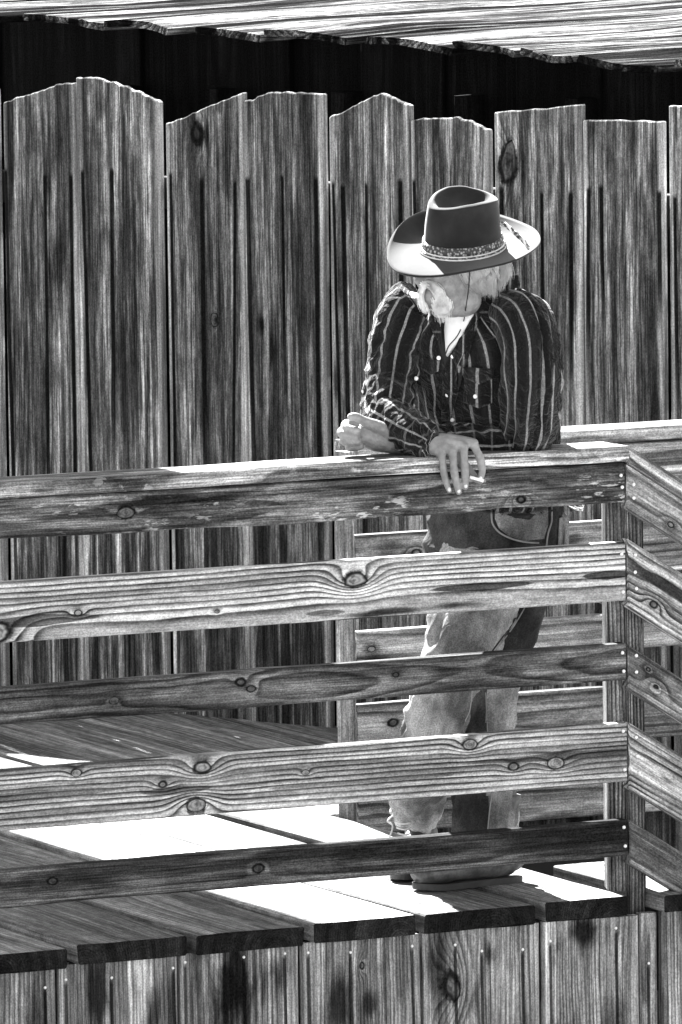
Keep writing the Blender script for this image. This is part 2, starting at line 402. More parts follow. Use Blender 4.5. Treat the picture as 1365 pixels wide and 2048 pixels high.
slen = [1.9, 1.6, 1.8, 1.7, 1.3, 2., 1.2, 1.3, 1.2, .8, 1.6, 1.4, 1.5, .7, .8, .9, .8, .9, .7, .7, .5, .5, .8, .7]
kn = {2: [(1.615, -.02, .022, .03), (1.105, .03, .010, .01)], 6: [(1.56, -.10, .03, .05)], 5: []}
bl = {0: [(.92, .055, .08, .03, .95), (1.15, .03, .5, .035, .7), (.45, .06, .3, .03, .6)],
      1: [(1.3, .03, .5, .06, .55), (.9, .06, .3, .03, .55), (.2, .0, .35, .12, .6)],
      2: [(1.61, -.005, .05, .03, .85), (1.105, .035, .022, .012, .95), (.95, .05, .2, .02, .6)],
      3: [(1.10, -.08, .04, .028, .97), (1.35, .02, .25, .02, .4), (.2, .03, .35, .1, .55), (1.03, -.05, .05, .02, .8)],
      4: [(.95, -.12, .06, .015, .8), (.5, .05, .2, .03, .5), (.3, .0, .4, .1, .5)],
      5: [(1.5, -.03, .25, .05, .5), (.7, .06, .4, .05, .5), (.1, 0, .4, .1, .7)],
      6: [(1.57, -.10, .05, .035, .8), (1.45, -.09, .22, .03, .75), (1.1, -.06, .3, .03, .6)],
      7: [(1.35, .05, .3, .05, .6), (.95, -.06, .2, .03, .6)],
      8: [(.9, .0, .3, .05, .7)]}
allf = [(a, b, None) for a, b in extra] + [(a, b, i) for i, (a, b) in enumerate(F)] + [(a, b, None) for a, b in tail]
for q, (t0, prof, idx) in enumerate(allf):
    t1 = prof[-1][0] - .001; tc_ = (t0 + t1) / 2; W_ = t1 - t0
    zf = -1.0
    pts = [(0, prof[0][0] - tc_)] + [(0, prof[-1][0] - tc_)]
    # outline: foot, then up the right side and back along the top profile with fine splintering
    top = []
    for k in range(len(prof) - 1):
        (ta, za), (tb, zb) = prof[k], prof[k + 1]
        for s in range(7):
            f_ = s / 7; tt = ta + (tb - ta) * f_; top.append((za + (zb - za) * f_ + .0045 * fbm((tt * 45, q, 0), 1., 4), tt))
    top.append((prof[-1][1], prof[-1][0]))
    prof_r = prof[-1][0] - .003
    pts = [(0, prof[0][0] - tc_)] + [(z - zf, min(tt, prof_r) - tc_) for z, tt in top] + [(0, prof_r - tc_)]
    st = [(s - tc_, 1.505 - zf + .012 * math.sin(k * 5.1), .0072 + .0018 * math.sin(k * 3.3), slen[k], (.012, .004, .0, .02)[k % 4] * (-1 if k % 3 == 1 else 1), .97) for k, s in enumerate(streak_t) if t0 < s < t1]
    bb = [(bx - zf, bz, rx, rz_, ba) for (bx, bz, rx, rz_, ba) in bl.get(idx, [])]
    kk = [(bx - zf, bz, rr, aa) for (bx, bz, rr, aa) in kn.get(idx, [])]
    mt = wood('fence_wood_%s' % 'abcdefghijklmnopqrst'[q], (.21, .14, .19, .155, .22, .17, .13)[q % 7], .04, 70, (-.05, .04, .1, -.02)[q % 4], .06, .03, .55,
              knots=kk, streaks=st, blots=bb, gam=1.45, gain=1.75, gth=(.40, .62), grime=.62, gscale=(1.4, 17), fibre=.62, rough2=.28, edge=(W_ / 2, .20, .024), seed=51 + q, bs=.35, cracks=.35)
    yaw = (.02, -.015, .01, -.02)[q % 4]
    zdir = (WT + WN * yaw).normalized()
    o = poly_board('plank', pts, .022, wallp(tc_, zf, (.0, .013, .002, .012)[q % 4]), (0, 0, 1), zdir, mt, fence)
for zr in (1.45, .25):
    board('fence_rail', 4.6, .09, .04, wallp(-4.6, zr, .04), WT, (0, 0, 1), M_under, fence, nx=4)

# ================================================================== SHED behind the fence: low roof of old boards
shed = tag(empty('shed', wallp(-5, -1.0, 4)), 'low shed behind the fence with a roof of long sun bleached boards', 'shed')
def roofz(t): return 1.7290 - .0435 * t
M_roof = [wood('roof_wood_%s' % k, .17, .03, 70, (-.08, .05)[i % 2], .05, .04, .9, grime=.9, gscale=(.22, 9), fibre=.7, cracks=.85, gam=1.6, gain=1.3, gth=(.43, .58), rlo=.6, spec=0., seed=91 + i, bs=.9, rand=True, wx=.5)
          for i, k in enumerate('abc')]
tb = -9.4; k = 0
rnd = random.Random(3)
cuts = [-3.80, -3.45, -2.97, -2.88, -2.32, -2.07, -1.87, -1.56]
tt = [-9.6]
while tt[-1] < -4.15: tt.append(tt[-1] + rnd.choice((.24, .28, .3)))
tt = tt[:-1] + [-4.12, -3.80, -3.47, -3.22, -2.965, -2.66, -2.34, -2.09, -1.885, -1.60, -1.3, -1.02, -.74, -.46]
eo = {-4.12: .33, -3.80: .36, -3.47: .30, -3.22: .33, -2.965: .33, -2.66: .26, -2.34: .30, -2.09: .33, -1.885: .36, -1.60: .33}
lift = {-4.12: .010, -3.80: .0, -3.47: .010, -3.22: -.002, -2.965: .014, -2.66: -.002, -2.34: .010, -2.09: .004, -1.885: .010, -1.60: -.002}
lift = {a: b * 1.6 for a, b in lift.items()}
for k in range(len(tt) - 1):
    t0, t1 = tt[k], tt[k + 1]; W_ = t1 - t0 + .008; tc_ = (t0 + t1) / 2
    e = eo.get(t0, .3) + rnd.uniform(-.16, .14); li = lift.get(t0, rnd.uniform(0, .015))
    tilt = rnd.uniform(-.065, -.03); li += .014 * (k % 2); W_ -= .034
    zd = (WT + V((0, 0, -.0435 + tilt))).normalized()
    board('roof_plank', 11., W_, .020, wallp(tc_, roofz(tc_) + li, e), WN, zd, M_roof[k % 3], shed, nx=26, nz=6, bend=.012, ch=.003,
          cup=rnd.choice((-.012, .008, .010, -.006)), seed=120 + k, endj=.03, rag=.004)
M_shed = wood('shed_shade_wood', .006, .003, 60, 0, .05, .03, .5, grime=.4, gscale=(1, 8), seed=7, rand=True)  # near-black: the darkness under the roof is put into the colour
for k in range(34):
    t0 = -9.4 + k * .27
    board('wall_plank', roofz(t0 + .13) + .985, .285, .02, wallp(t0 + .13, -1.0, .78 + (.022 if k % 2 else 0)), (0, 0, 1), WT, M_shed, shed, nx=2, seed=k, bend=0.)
for k, t0 in enumerate((-3.72, -3.38, -2.93, -2.5, -2.12)):
    board('stud', 2.7, .045, .09, wallp(t0, -1.0, .70), (0, 0, 1), WT, M_shed, shed, nx=2)
for t0 in (-9.0, -6.5, -.6):
    for e in (.9, 6., 11.):
        board('roof_post', roofz(t0) + .95, .1, .1, wallp(t0, -1.03, e), (0, 0, 1), WT, M_under, shed, nx=2)
for e in (4., 8., 11.):
    board('rafter', 9.2, .12, .04, wallp(-9.6, roofz(-9.6) - .10, e), WT + V((0, 0, -.0435)), (0, 0, 1), M_under, shed, nx=2)

# ================================================================== FRONT RAILING
front = tag(empty('railing', (0, .0, 0)), 'near railing with a flat cap and five weathered horizontal boards the man leans on', 'railing')
LX = -3.2                                   # boards start here, local X = world x - LX
def kx(px): return -1.614 + (px - 0) * (1.614 / 1255.) - LX   # photograph column -> distance along the board
def rail(name, parent, z0, z1, mat, x0=LX, x1=-.003, y=.0, T=.038, slope=0., seed=0, nails=(), **k):
    L = (x1 - x0)
    xd = V((1, 0, slope)); 
    o = board(name, L * math.sqrt(1 + slope * slope), (z1 - z0), T, (x0, y + T / 2, (z0 + z1) / 2), xd, (0, 0, 1), mat, parent, nx=30, seed=seed, **k)
    return o
LXL = LX
M_r1 = wood('top_rail_wood', .15, .02, 75, -.02, .04, .03, .6, knots=[(kx(1040), -.028, .008, .03), (kx(250), .0, .012, .01)], flecks=.45, grime=.55, gscale=(3.5, 22), fibre=.5, cracks=.5, seed=3,
            blots=[(kx(330), .02, .35, .012, .8), (kx(560), .0, .2, .01, .6)], bs=.8)
M_cap = wood('cap_wood', .36, .05, 80, .0, .03, .03, .75, grime=.45, gscale=(2.5, 30), fibre=.5, cracks=.7, flecks=.15, seed=4, bs=.7,
             knots=[(kx(1080), .0, .006, .01)])
M_r2 = wood('second_rail_wood', .42, .035, 88, -.060, .03, .014, 1., gam=1.45, gain=1.25, lens=[(kx(960), -.013, .15, .010, .75), (kx(1215), -.006, .075, .011, .75), (kx(70), -.022, .16, .015, .65), (kx(640), -.05, .06, .008, .5)], knots=[(kx(700), .022, .0165, .045), (kx(152), -.012, .006, .014), (kx(-8), -.045, .022, .03), (kx(425), -.03, .003, .008)],
            grime=.14, gscale=(2, 6), fibre=.2, cracks=.15, seed=5, wx=.9)
M_r3 = wood('third_rail_wood', .125, .018, 75, .0, .02, .03, .8, knots=[(kx(490), .0, .007, .012), (kx(470), .018, .009, .012), (kx(220), -.005, .006, .010), (kx(780), .008, .005, .008)],
            grime=.45, gscale=(2, 12), fibre=.4, cracks=.4, seed=6)
M_r4 = wood('fourth_rail_wood', .42, .035, 92, -.09, .02, .012, 1., gam=1.45, gain=1.2, lens=[(kx(1130), .004, .28, .010, .5), (kx(345), -.006, .10, .012, .55), (kx(60), .008, .25, .011, .4), (kx(720), -.02, .25, .008, .4)], knots=[(kx(390), .040, .0135, .03), (kx(313), .01, .0075, .016), (kx(377), -.04, .014, -.03), (kx(930), .047, .011, .022),
            (kx(1019), -.012, .0085, .012), (kx(1106), -.012, .012, .016), (kx(597), .012, .005, .010), (kx(145), .052, .007, .012)],
            grime=.2, gscale=(2, 6), fibre=.22, cracks=.15, seed=8, wx=.8)
M_r5 = wood('bottom_rail_wood', .08, .016, 75, .01, .04, .02, .55, knots=[(kx(500), .0, .01, .012), (kx(95), .01, .008, .01)], grime=.5, gscale=(2.5, 14), fibre=.5, cracks=.45, seed=9)
r_cap = board('cap_board', 3.2 + .004, .140, .036, (LX, .058, 1.0505), (1, 0, 0), (0, 1, 0), M_cap, front, nx=40, nz=3, seed=1, rag=.003, bend=.004)
r1 = rail('rail', front, .935, 1.030, M_r1, seed=2, rag=.006, bend=.004); r2 = rail('rail', front, .701, .839, M_r2, seed=3)
r3 = rail('rail', front, .513, .5985, M_r3, seed=4, rag=.0015); r4 = rail('rail', front, .270, .409, M_r4, seed=5); r5 = rail('rail', front, .095, .180, M_r5, seed=6, rag=.002)
for r_, zs in ((r1, (.998, .970)), (r2, (.812, .722)), (r3, (.578, .534)), (r4, (.392, .300)), (r5, (.163, .118))):
    for i, z in enumerate(zs): nail(r_, (-.014 + .003 * (i % 2), -.0022, z), (0, -1, 0), .0046)
M_post = wood('post_wood', .17, .02, 110, .05, .05, .018, 1., grime=.3, gscale=(2, 10), fibre=.3, seed=14, cracks=.3)
M_post2 = wood('stair_post_wood', .19, .022, 170, .06, .08, .008, 1., grime=.3, gscale=(2, 10), fibre=.3, seed=15, cracks=.3)
th = math.radians(21)
o = board('post', 1.03, .089, .089, (.043, .100, -.0), (0, 0, 1), (math.cos(th), -math.sin(th), 0), M_post, front, nx=4, bend=.001)
# posts further along the railing, outside the picture
board('post', 1.03, .089, .089, (-2.2, .088, 0), (0, 0, 1), (1, 0, 0), M_post, front, nx=4, bend=.001)

# ================================================================== STAIR RAILING running down to the right
stair = tag(empty('stair_railing', (.02, .0, -.05)), 'sloping stair railing going down to the right from the corner post', 'railing')
SL = -.63
M_s = [wood('stair_rail_wood_%s' % k, li, dk, fr, zp, .03, .02, rc, knots=kn_, grime=.3, gscale=(2, 9), fibre=.35, cracks=.35, seed=40 + i)
       for i, (k, li, dk, fr, zp, rc, kn_) in enumerate((('a', .30, .06, 70, .0, .6, [(.15, -.02, .006, .02)]), ('b', .36, .035, 95, .02, .9, [(.10, -.03, .008, .02)]),
                                                     ('c', .24, .04, 90, .01, .8, [(.09, -.005, .008, .02), (.05, .02, .005, .01)]), ('d', .32, .035, 110, -.01, .9, []), ('e', .18, .04, 70, 0, .7, [])))]
cs = 1 / math.sqrt(1 + SL * SL)
def srail(name, ztop, H, mat, T=.036, y=.0, seed=0, Lx=1.15):
    """sloping board with its upper end cut plumb"""
    h = H / cs
    v = []
    x0, x1 = .002, Lx
    org = V((x0, y + T / 2, ztop - h / 2)); xd = V((1, 0, SL)).normalized()
    zd = V((-xd.z, 0, xd.x))
    def loc(x, z): d = V((x, 0, z)) - V((org.x, 0, org.z)); return (d.dot(xd), d.dot(zd))
    pts = []
    n = 10
    for i in range(n + 1): x = x0 + (x1 - x0) * i / n; pts.append(loc(x, ztop - h + SL * (x - x0) + .0015 * fbm((x * 6, seed, 0))))
    for i in range(n, -1, -1): x = x0 + (x1 - x0) * i / n; pts.append(loc(x, ztop + SL * (x - x0) + .0015 * fbm((x * 6, seed + 4, 0))))
    return poly_board(name, pts, T, org, xd, zd, mat, stair)
s1 = srail('rail', 1.024, .089, M_s[0], y=-.002, seed=1)
s2 = srail('rail', .848, .137, M_s[1], y=-.001, seed=2)
s3 = srail('rail', .596, .089, M_s[2], y=-.001, seed=3)
s4 = srail('rail', .412, .133, M_s[3], y=-.001, seed=4)
s5 = srail('rail', .180, .089, M_s[4], y=-.001, seed=5)
# stair cap, mitred against the cap of the near railing
def sloped_cap():
    h = .036; L = 1.2
    vs = []; y0, y1 = -.013, .127
    for x, yy in ((.002, y0), (.002, y1), (L, y1), (L, y0)):
        zt = 1.0680 + SL * (x - .002)
        vs += [(x, yy, zt), (x, yy, zt - h / cs)]
    o_ = mesh_obj('cap_board', [V(v_) - V((.002, .057, 1.05)) for v_ in vs],
                  [(0, 2, 4, 6), (1, 7, 5, 3), (0, 1, 3, 2), (2, 3, 5, 4), (4, 5, 7, 6), (6, 7, 1, 0)], None)
    # rotate data into the board frame so that the grain follows the slope
    xd = V((1, 0, SL)).normalized(); Mf = frame((0, 0, 0), xd, (0, 1, 0))
    o_.data.transform(Mf.inverted()); o_.data.materials.append(M_s[1])
    bm = bmesh.new(); bm.from_mesh(o_.data); bmesh.ops.recalc_face_normals(bm, faces=bm.faces)
    bmesh.ops.bevel(bm, geom=list(bm.edges), offset=.003, segments=1, affect='EDGES'); bm.to_mesh(o_.data); bm.free()
    Mf.translation = V((.002, .057, 1.05))
    place(o_, Mf, stair)
sloped_cap()
for s_, L_ in ((s1, ((.019, .975), (.019, .943))), (s2, ((.022, .808), (.021, .767), (.024, .728))), (s3, ((.022, .569), (.022, .53))), (s4, ((.02, .375), (.023, .33), (.028, .29)))):
    for (x, z) in L_: nail(s_, (x, -.0035, z), (0, -1, 0), .0046)
board('post', 1.05, .040, .022, (.043, .049, -.055), (0, 0, 1), (1, 0, 0), M_post2, stair, nx=4, bend=.001)
board('post', .9, .089, .089, (1.05, .09, -.98), (0, 0, 1), (1, 0, 0), M_post2, stair, nx=2)

# ================================================================== BACK RAILING
BY = 1.523
back = tag(empty('railing', (0, BY, -.05)), 'far railing seen behind the man, its sunlit top edges white', 'railing')
M_b = [wood('back_rail_wood_%s' % k, li, dk, fr, zp, .03, .018, .8, knots=kn_, blots=bb, grime=.3, gscale=(2, 9), fibre=.3, cracks=.3, seed=60 + i)
       for i, (k, li, dk, fr, zp, kn_, bb) in enumerate((('a', .36, .06, 60, .0, [], []), ('b', .34, .06, 80, .03, [(.17, .02, .008, .02)], [(.1, .03, .05, .02, .6), (.62, .03, .03, .03, .7)]),
            ('c', .38, .06, 60, .0, [(.04, .0, .006, .01)], [(.05, -.03, .04, .02, .7)]), ('d', .24, .05, 70, .0, [(.1, .02, .01, .01)], []), ('e', .30, .05, 60, -.02, [(.11, .02, .008, .01)], [(.5, -.05, .6, .02, .7)])))]
board('cap_board', 2.2, .140, .036, (.045, BY + .058, .932), (1, 0, 0), (0, 1, 0), M_b[0], back, nx=16, nz=2, seed=11)
for (z0, z1, mi) in ((.818, .910, 0), (.574, .714, 1), (.380, .472, 2), (.143, .284, 3), (-.047, .042, 4)):
    board('rail', 2.1, z1 - z0, .038, (.040, BY + .019, (z0 + z1) / 2), (1, 0, 0), (0, 0, 1), M_b[mi], back, nx=12, seed=int(90 + z1 * 10), bend=.003)
M_bp = wood('back_post_wood', .30, .16, 90, .05, .05, .01, .5, grime=.3, seed=70)
board('post', .95, .026, .05, (.016, BY + .012, -.02), (0, 0, 1), (math.cos(.2), math.sin(.2), 0), M_bp, back, nx=3, bend=.001)
board('post', 1.9, .089, .089, (1.4, BY + .085, -1.0), (0, 0, 1), (1, 0, 0), M_bp, back, nx=3, bend=.001)
M_br = wood('brace_wood', .33, .12, 80, .0, .03, .02, .8, grime=.3, seed=71)
board('brace', .85, .09, .03, (.45, BY + .16, .74), (1, 0, -.55), (.55, 0, 1), M_br, back, nx=3)
bsk = tag(empty('skirting', (.7, BY, -1.0)), 'dark vertical boards closing the gap below the far railing', 'skirting')
M_bs = wood('back_skirt_wood', .07, .03, 80, .0, .05, .02, .6, grime=.6, gscale=(2, 12), seed=72, rand=True)
for k in range(9):
    board('plank', .985, .232, .02, (.13 + k * .24, BY + .06, -1.04), (0, 0, 1), (1, 0, 0), M_bs, bsk, nx=3, seed=k)

# ================================================================== UNSEEN ROOF added at left to shade the left end of the walkway
occluder = tag(empty('occluder_roof', (-2.5, 3.4, -1.0)), 'plank porch roof on posts out of view, added to shade the left of the walkway', 'occluder')
M_po = wood('occluder_wood', .3, .12, 70, 0, .05, .03, .6, seed=80, rand=True)
zc = 2.75; sh = zc / math.tan(SUN_EL)
xe = -.83 + sh * math.sin(SUN_AZ); yA = -1.6 + sh * math.cos(SUN_AZ); yB = 1.98 + sh * math.cos(SUN_AZ)
nb = 9
for k in range(nb):
    y0 = yA + (yB - yA) * k / nb; y1 = yA + (yB - yA) * (k + 1) / nb
    cut = .45 if k < 2 else 0.
    board('roof_plank', 4.2 - cut, y1 - y0 - .001, .03, (xe - 4.2, (y0 + y1) / 2, zc), (1, 0, 0), (0, 1, 0), M_po, occluder, nx=2)
for (x, y) in ((xe - 2.3, yA + .25), (xe - 4., yA + .25), (xe - 1.6, yB - .1), (xe - 4., yB - .1)):
    board('post', zc + 1.0, .1, .1, (x, y, -1.03), (0, 0, 1), (1, 0, 0), M_under, occluder, nx=2)
for y in (yA + .25, yB - .1): board('beam', 4.2, .12, .05, (xe - 4.2, y, zc - .08), (1, 0, 0), (0, 0, 1), M_under, occluder, nx=2)

# ================================================================== THE MAN
from mathutils.bvhtree import BVHTree
FH = V((FW.x, FW.y, 0)).normalized(); RH = V((FH.y, -FH.x, 0)); ZH = V((0, 0, 1))
O0 = V((-.41, 0, 0))
def J(px, py, b):
    """joint at a point of the photograph, b metres behind the rail along the view"""
    d = FW + RT * ((px - 682.5) / FPX) - UP * ((py - 1024) / FPX)
    t = (b - (CAM - O0).dot(FH)) / d.dot(FH)
    return CAM + d * t
PX = 1 / 853.
def catmull(pts, n):
    out = []; m = len(pts) - 1
    for i in range(n + 1):
        s = i / n * m; k = min(int(s), m - 1); f = s - k
        p0 = pts[max(k - 1, 0)]; p1 = pts[k]; p2 = pts[k + 1]; p3 = pts[min(k + 2, m)]
        out.append(tuple(.5 * (2 * b_ + (c_ - a_) * f + (2 * a_ - 5 * b_ + 4 * c_ - d_) * f * f + (3 * b_ - a_ - 3 * c_ + d_) * f ** 3)
                         for a_, b_, c_, d_ in zip(p0, p1, p2, p3)))
    return out
def loft(rings, nl=40, ns=40, axis=None, disp=None, cap=True, uR=None, world=False, power=1.):
    """tube through rings (px, py, b, rx, ry); returns verts, faces, uvs in metres"""
    raw = []
    for r in rings:
        c = V(r[:3]) if world else J(*r[:3])
        raw.append((c.x, c.y, c.z, r[3], r[4] if len(r) > 4 else r[3]))
    pts = catmull(raw, nl); vs, fs, uv = [], [], []
    cs_ = [V(p[:3]) for p in pts]
    ax = V(axis) if axis is not None else None
    v = 0; R = uR or sum(p[3] + p[4] for p in pts) / 2 / len(pts); prevx = None
    for i, p in enumerate(pts):
        t = (cs_[min(i + 1, nl)] - cs_[max(i - 1, 0)]).normalized()
        if ax is not None: xa = (ax - t * ax.dot(t)).normalized()
        else:
            base = prevx if prevx is not None else RH.cross(t).cross(t) * -1 if abs(RH.dot(t)) < .9 else ZH
            xa = (base - t * base.dot(t)).normalized(); prevx = xa
        ya = t.cross(xa)
        if i: v += (cs_[i] - cs_[i - 1]).length
        for k in range(ns + 1):
            th_ = 2 * math.pi * k / ns
            c_, s_ = math.cos(th_), math.sin(th_)
            c2 = math.copysign(abs(c_) ** power, c_); s2 = math.copysign(abs(s_) ** power, s_)
            q = xa * c2 * p[3] + ya * s2 * p[4]
            d = disp(v, th_, cs_[i] + q, i / nl) if disp else 0.
            if k < ns: vs.append(cs_[i] + q + q.normalized() * d)
            else: vs.append(vs[i * (ns + 1)].copy())
            uv.append((th_ * R, v))
    for i in range(nl):
        for k in range(ns):
            a = i * (ns + 1) + k; fs.append((a, a + ns + 1, a + ns + 2, a + 1))
    if cap:
        for row, rev in ((0, False), (nl, True)):
            c_ = cs_[row]; vs.append(c_ ); uv.append((0, 0)); ci = len(vs) - 1
            for k in range(ns):
                a = row * (ns + 1) + k; b_ = a + 1
                fs.append((ci, a, b_) if not rev else (ci, b_, a))
    return vs, fs, uv
def merge(parts):
    vs, fs, uv = [], [], []
    for a, b, c in parts:
        n = len(vs); vs += a; uv += c; fs += [tuple(i + n for i in f) for f in b]
    return vs, fs, uv
def ell(c, rx, ry, rz, ns=24, nr=14):
    vs, fs = [], []
    for i in range(nr + 1):
        ph = math.pi * i / nr
        for k in range(ns):
            t_ = 2 * math.pi * k / ns
            vs.append(c + RH * (rx * math.sin(ph) * math.cos(t_)) + FH * (ry * math.sin(ph) * math.sin(t_)) + ZH * (rz * math.cos(ph)))
    for i in range(nr):
        for k in range(ns):
            a = i * ns + k; b_ = i * ns + (k + 1) % ns; fs.append((a, a + ns, b_ + ns, b_))
    return vs, fs, [(0, 0)] * len(vs)
def chain(pts, ns=12, per=6, world=False):
    """capsule-ended limb or finger through (px, py, b, r)"""
    q = [tuple(p) for p in pts]
    v = loft([p[:4] + (p[3],) for p in q], nl=per * (len(q) - 1), ns=ns, world=world)
    ends = []
    for p in (q[0], q[-1]):
        ends.append(ell(V(p[:3]) if world else J(*p[:3]), p[3], p[3], p[3], 12, 8))
    return merge([v] + ends)

# ---- cloth folds
def folds(amp, fv, ft, seed, prof=lambda f: 1., slant=0.):
    def d(v, th_, p, f):
        a = math.cos(th_) * ft; b_ = math.sin(th_) * ft
        n_ = noise.noise(V((a + seed, b_, v * fv + slant * a)))
        n2 = noise.noise(V((a * 1.7 + seed * 2, b_ * 1.7, v * fv * 2.1 + 9)))
        return amp * prof(f) * ((1 - abs(n_) * 3.2) * .8 + n2 * .6)
    return d

person = tag(empty('person', J(940, 1775, .4)), 'man in cowboy hat, striped dark shirt and jeans leaning on the near railing', 'person')
# ---------- body: one continuous surface, built from limbs and merged
SX = (RH * .82 - FH * .57).normalized()         # from his right shoulder to his left
bp = []
bp.append(loft([(985, 1090, .42, .10, .075), (987, 1000, .40, .11, .085), (985, 880, .32, .12, .095), (970, 760, .24, .16, .11), (955, 670, .18, .165, .10), (942, 622, .15, .12, .08), (936, 595, .13, .06, .055), (932, 560, .10, .052, .055)], 30, 28, axis=SX))
bp.append(chain([(820, 625, .21, .050), (795, 690, .19, .046), (782, 770, .15, .042), (775, 835, .07, .040), (815, 862, .02, .036), (850, 880, -.02, .030), (870, 889, -.045, .026)]))
bp.append(chain([(1045, 660, .06, .046), (1060, 720, .03, .040), (1058, 800, .055, .038), (1042, 880, .125, .036), (950, 888, .12, .036), (850, 890, .085, .029), (800, 890, .055, .0235)]))
bp.append(chain([(958, 1150, .38, .06), (932, 1260, .28, .055), (900, 1350, .23, .045), (870, 1450, .33, .04), (840, 1580, .53, .033), (840, 1660, .61, .03)]))
bp.append(chain([(1014, 1150, .47, .06), (1000, 1260, .46, .055), (980, 1380, .425, .042), (973, 1500, .41, .04), (970, 1690, .405, .034)]))
# head
for (x, y, b, rx, ry, rz) in ((932, 515, .09, .080, .092, .098), (893, 560, .055, .056, .064, .062), (902, 590, .04, .045, .045, .048), (905, 606, .05, .046, .046, .034), (925, 600, .06, .045, .05, .04),
                              (882, 619, .022, .024, .026, .021), (866, 592, .022, .024, .028, .028), (842, 561, .012, .0145, .014, .013), (850, 571, .004, .008, .008, .006), (842, 571, .022, .008, .008, .006), (880, 545, .02, .03, .03, .02), (893, 573, .004, .026, .016, .02)):
    bp.append(ell(J(x, y, b), rx, ry, rz))
bp.append(chain([(866, 536, .022, .012), (852, 552, .016, .0115), (841, 563, .011, .011)]))
bp.append(chain([(870, 596, .0, .0065), (862, 594, .004, .006), (856, 596, .012, .006)]))        # lower lip
# right hand draped over the rail, back of the hand to the viewer, fingers down
H = .0092
wr_ = [(866, 896, -.050), (871, 890, -.052), (877, 884, -.05), (882, 880, -.046)]
mc = [(884, 908, -.068), (905, 900, -.072), (927, 893, -.068), (947, 887, -.058)]
pip = [(888, 944, -.066), (909, 944, -.070), (930, 936, -.066), (960, 915, -.062)]
dip = [(893, 965, -.060), (914, 968, -.064), (931, 958, -.062), (965, 940, -.058)]
tip = [(899, 981, -.055), (918, 984, -.058), (931, 974, -.058), (961, 958, -.056)]
for a, b, c, d, e, k in zip(wr_, mc, pip, dip, tip, (.9, 1., 1.04, 1.02)):
    bp.append(chain([a + (.0165,), ((a[0] + b[0]) / 2, (a[1] + b[1]) / 2 - 2, (a[2] + b[2]) / 2, .0145), b + (.0125 * k,)], 12, 5))
    bp.append(chain([b + (.0118 * k,), ((b[0] + c[0]) / 2, (b[1] + c[1]) / 2, (b[2] + c[2]) / 2 - .001, H * k), c + (.0098 * k,), d + (.0086 * k,), e + (.0072 * k,)], 12, 5))
bp.append(chain([(884, 893, -.035, .016), (915, 915, -.028, .014), (938, 940, -.034, .0105), (952, 957, -.042, .0085), (962, 962, -.047, .0075)], 12, 5))   # thumb behind the index finger
# left fist, palm side towards the viewer
bp.append(chain([(806, 889, .05, .024), (775, 883, .025, .027), (742, 876, .012, .028), (716, 870, .008, .022)], 16))
bp.append(chain([(790, 880, .03, .02), (760, 866, .012, .022), (735, 860, .01, .022)], 14))
for k, (a, b, c, d) in enumerate((((712, 850, .018), (694, 848, -.002), (693, 856, -.030), (714, 862, -.038)), ((706, 862, .014), (687, 862, -.005), (686, 868, -.034), (712, 874, -.040)),
                   ((708, 876, .012), (690, 877, -.006), (691, 883, -.033), (716, 884, -.038)), ((714, 889, .008), (699, 891, -.006), (701, 896, -.028), (722, 893, -.033)))):
    rr = (.0108, .0112, .0105, .0092)[k]
    bp.append(chain([a + (rr * 1.1,), b + (rr * 1.05,), c + (rr,), d + (rr * .9,)], 12, 5))
bp.append(chain([(778, 866, .01, .020), (752, 852, -.008, .0155), (728, 842, -.022, .0115), (712, 834, -.030, .0105), (702, 834, -.034, .0088)], 12, 5))
bv, bf, _ = merge(bp)
tmp = mesh_obj('tmp', bv, bf, None)
rm = tmp.modifiers.new('r', 'REMESH'); rm.mode = 'VOXEL'; rm.voxel_size = .0022; rm.use_smooth_shade = True
sm = tmp.modifiers.new('s', 'SMOOTH'); sm.factor = .5; sm.iterations = 1
dg = bpy.context.evaluated_depsgraph_get()
bme = bpy.data.meshes.new_from_object(tmp.evaluated_get(dg)); bme.name = 'body'
bpy.data.objects.remove(tmp)
M_skin = NT('skin'); tc = M_skin.n('ShaderNodeTexCoord'); sn = M_skin.noise(tc.outputs['Object'], 60, 4); sn2 = M_skin.noise(tc.outputs['Object'], 14, 3)
M_skin = M_skin.fin(M_skin.M('MULTIPLY', M_skin.ss(sn, .3, .7, .16, .24), M_skin.ss(sn2, .3, .7, .75, 1.1)), .5, M_skin.M('ADD', sn, M_skin.noise(tc.outputs['Object'], 220, 3)), .8, .0025, .3)
bme.materials.clear(); bme.materials.append(M_skin)
PO = abs_loc(person)
body = bpy.data.objects.new('body', bme); C.objects.link(body); body.parent = person; body.location = -PO
for p_ in bme.polygons: p_.use_smooth = True
bvh_body = BVHTree.FromPolygons([v_.co.copy() for v_ in bme.vertices], [tuple(p_.vertices) for p_ in bme.polygons])

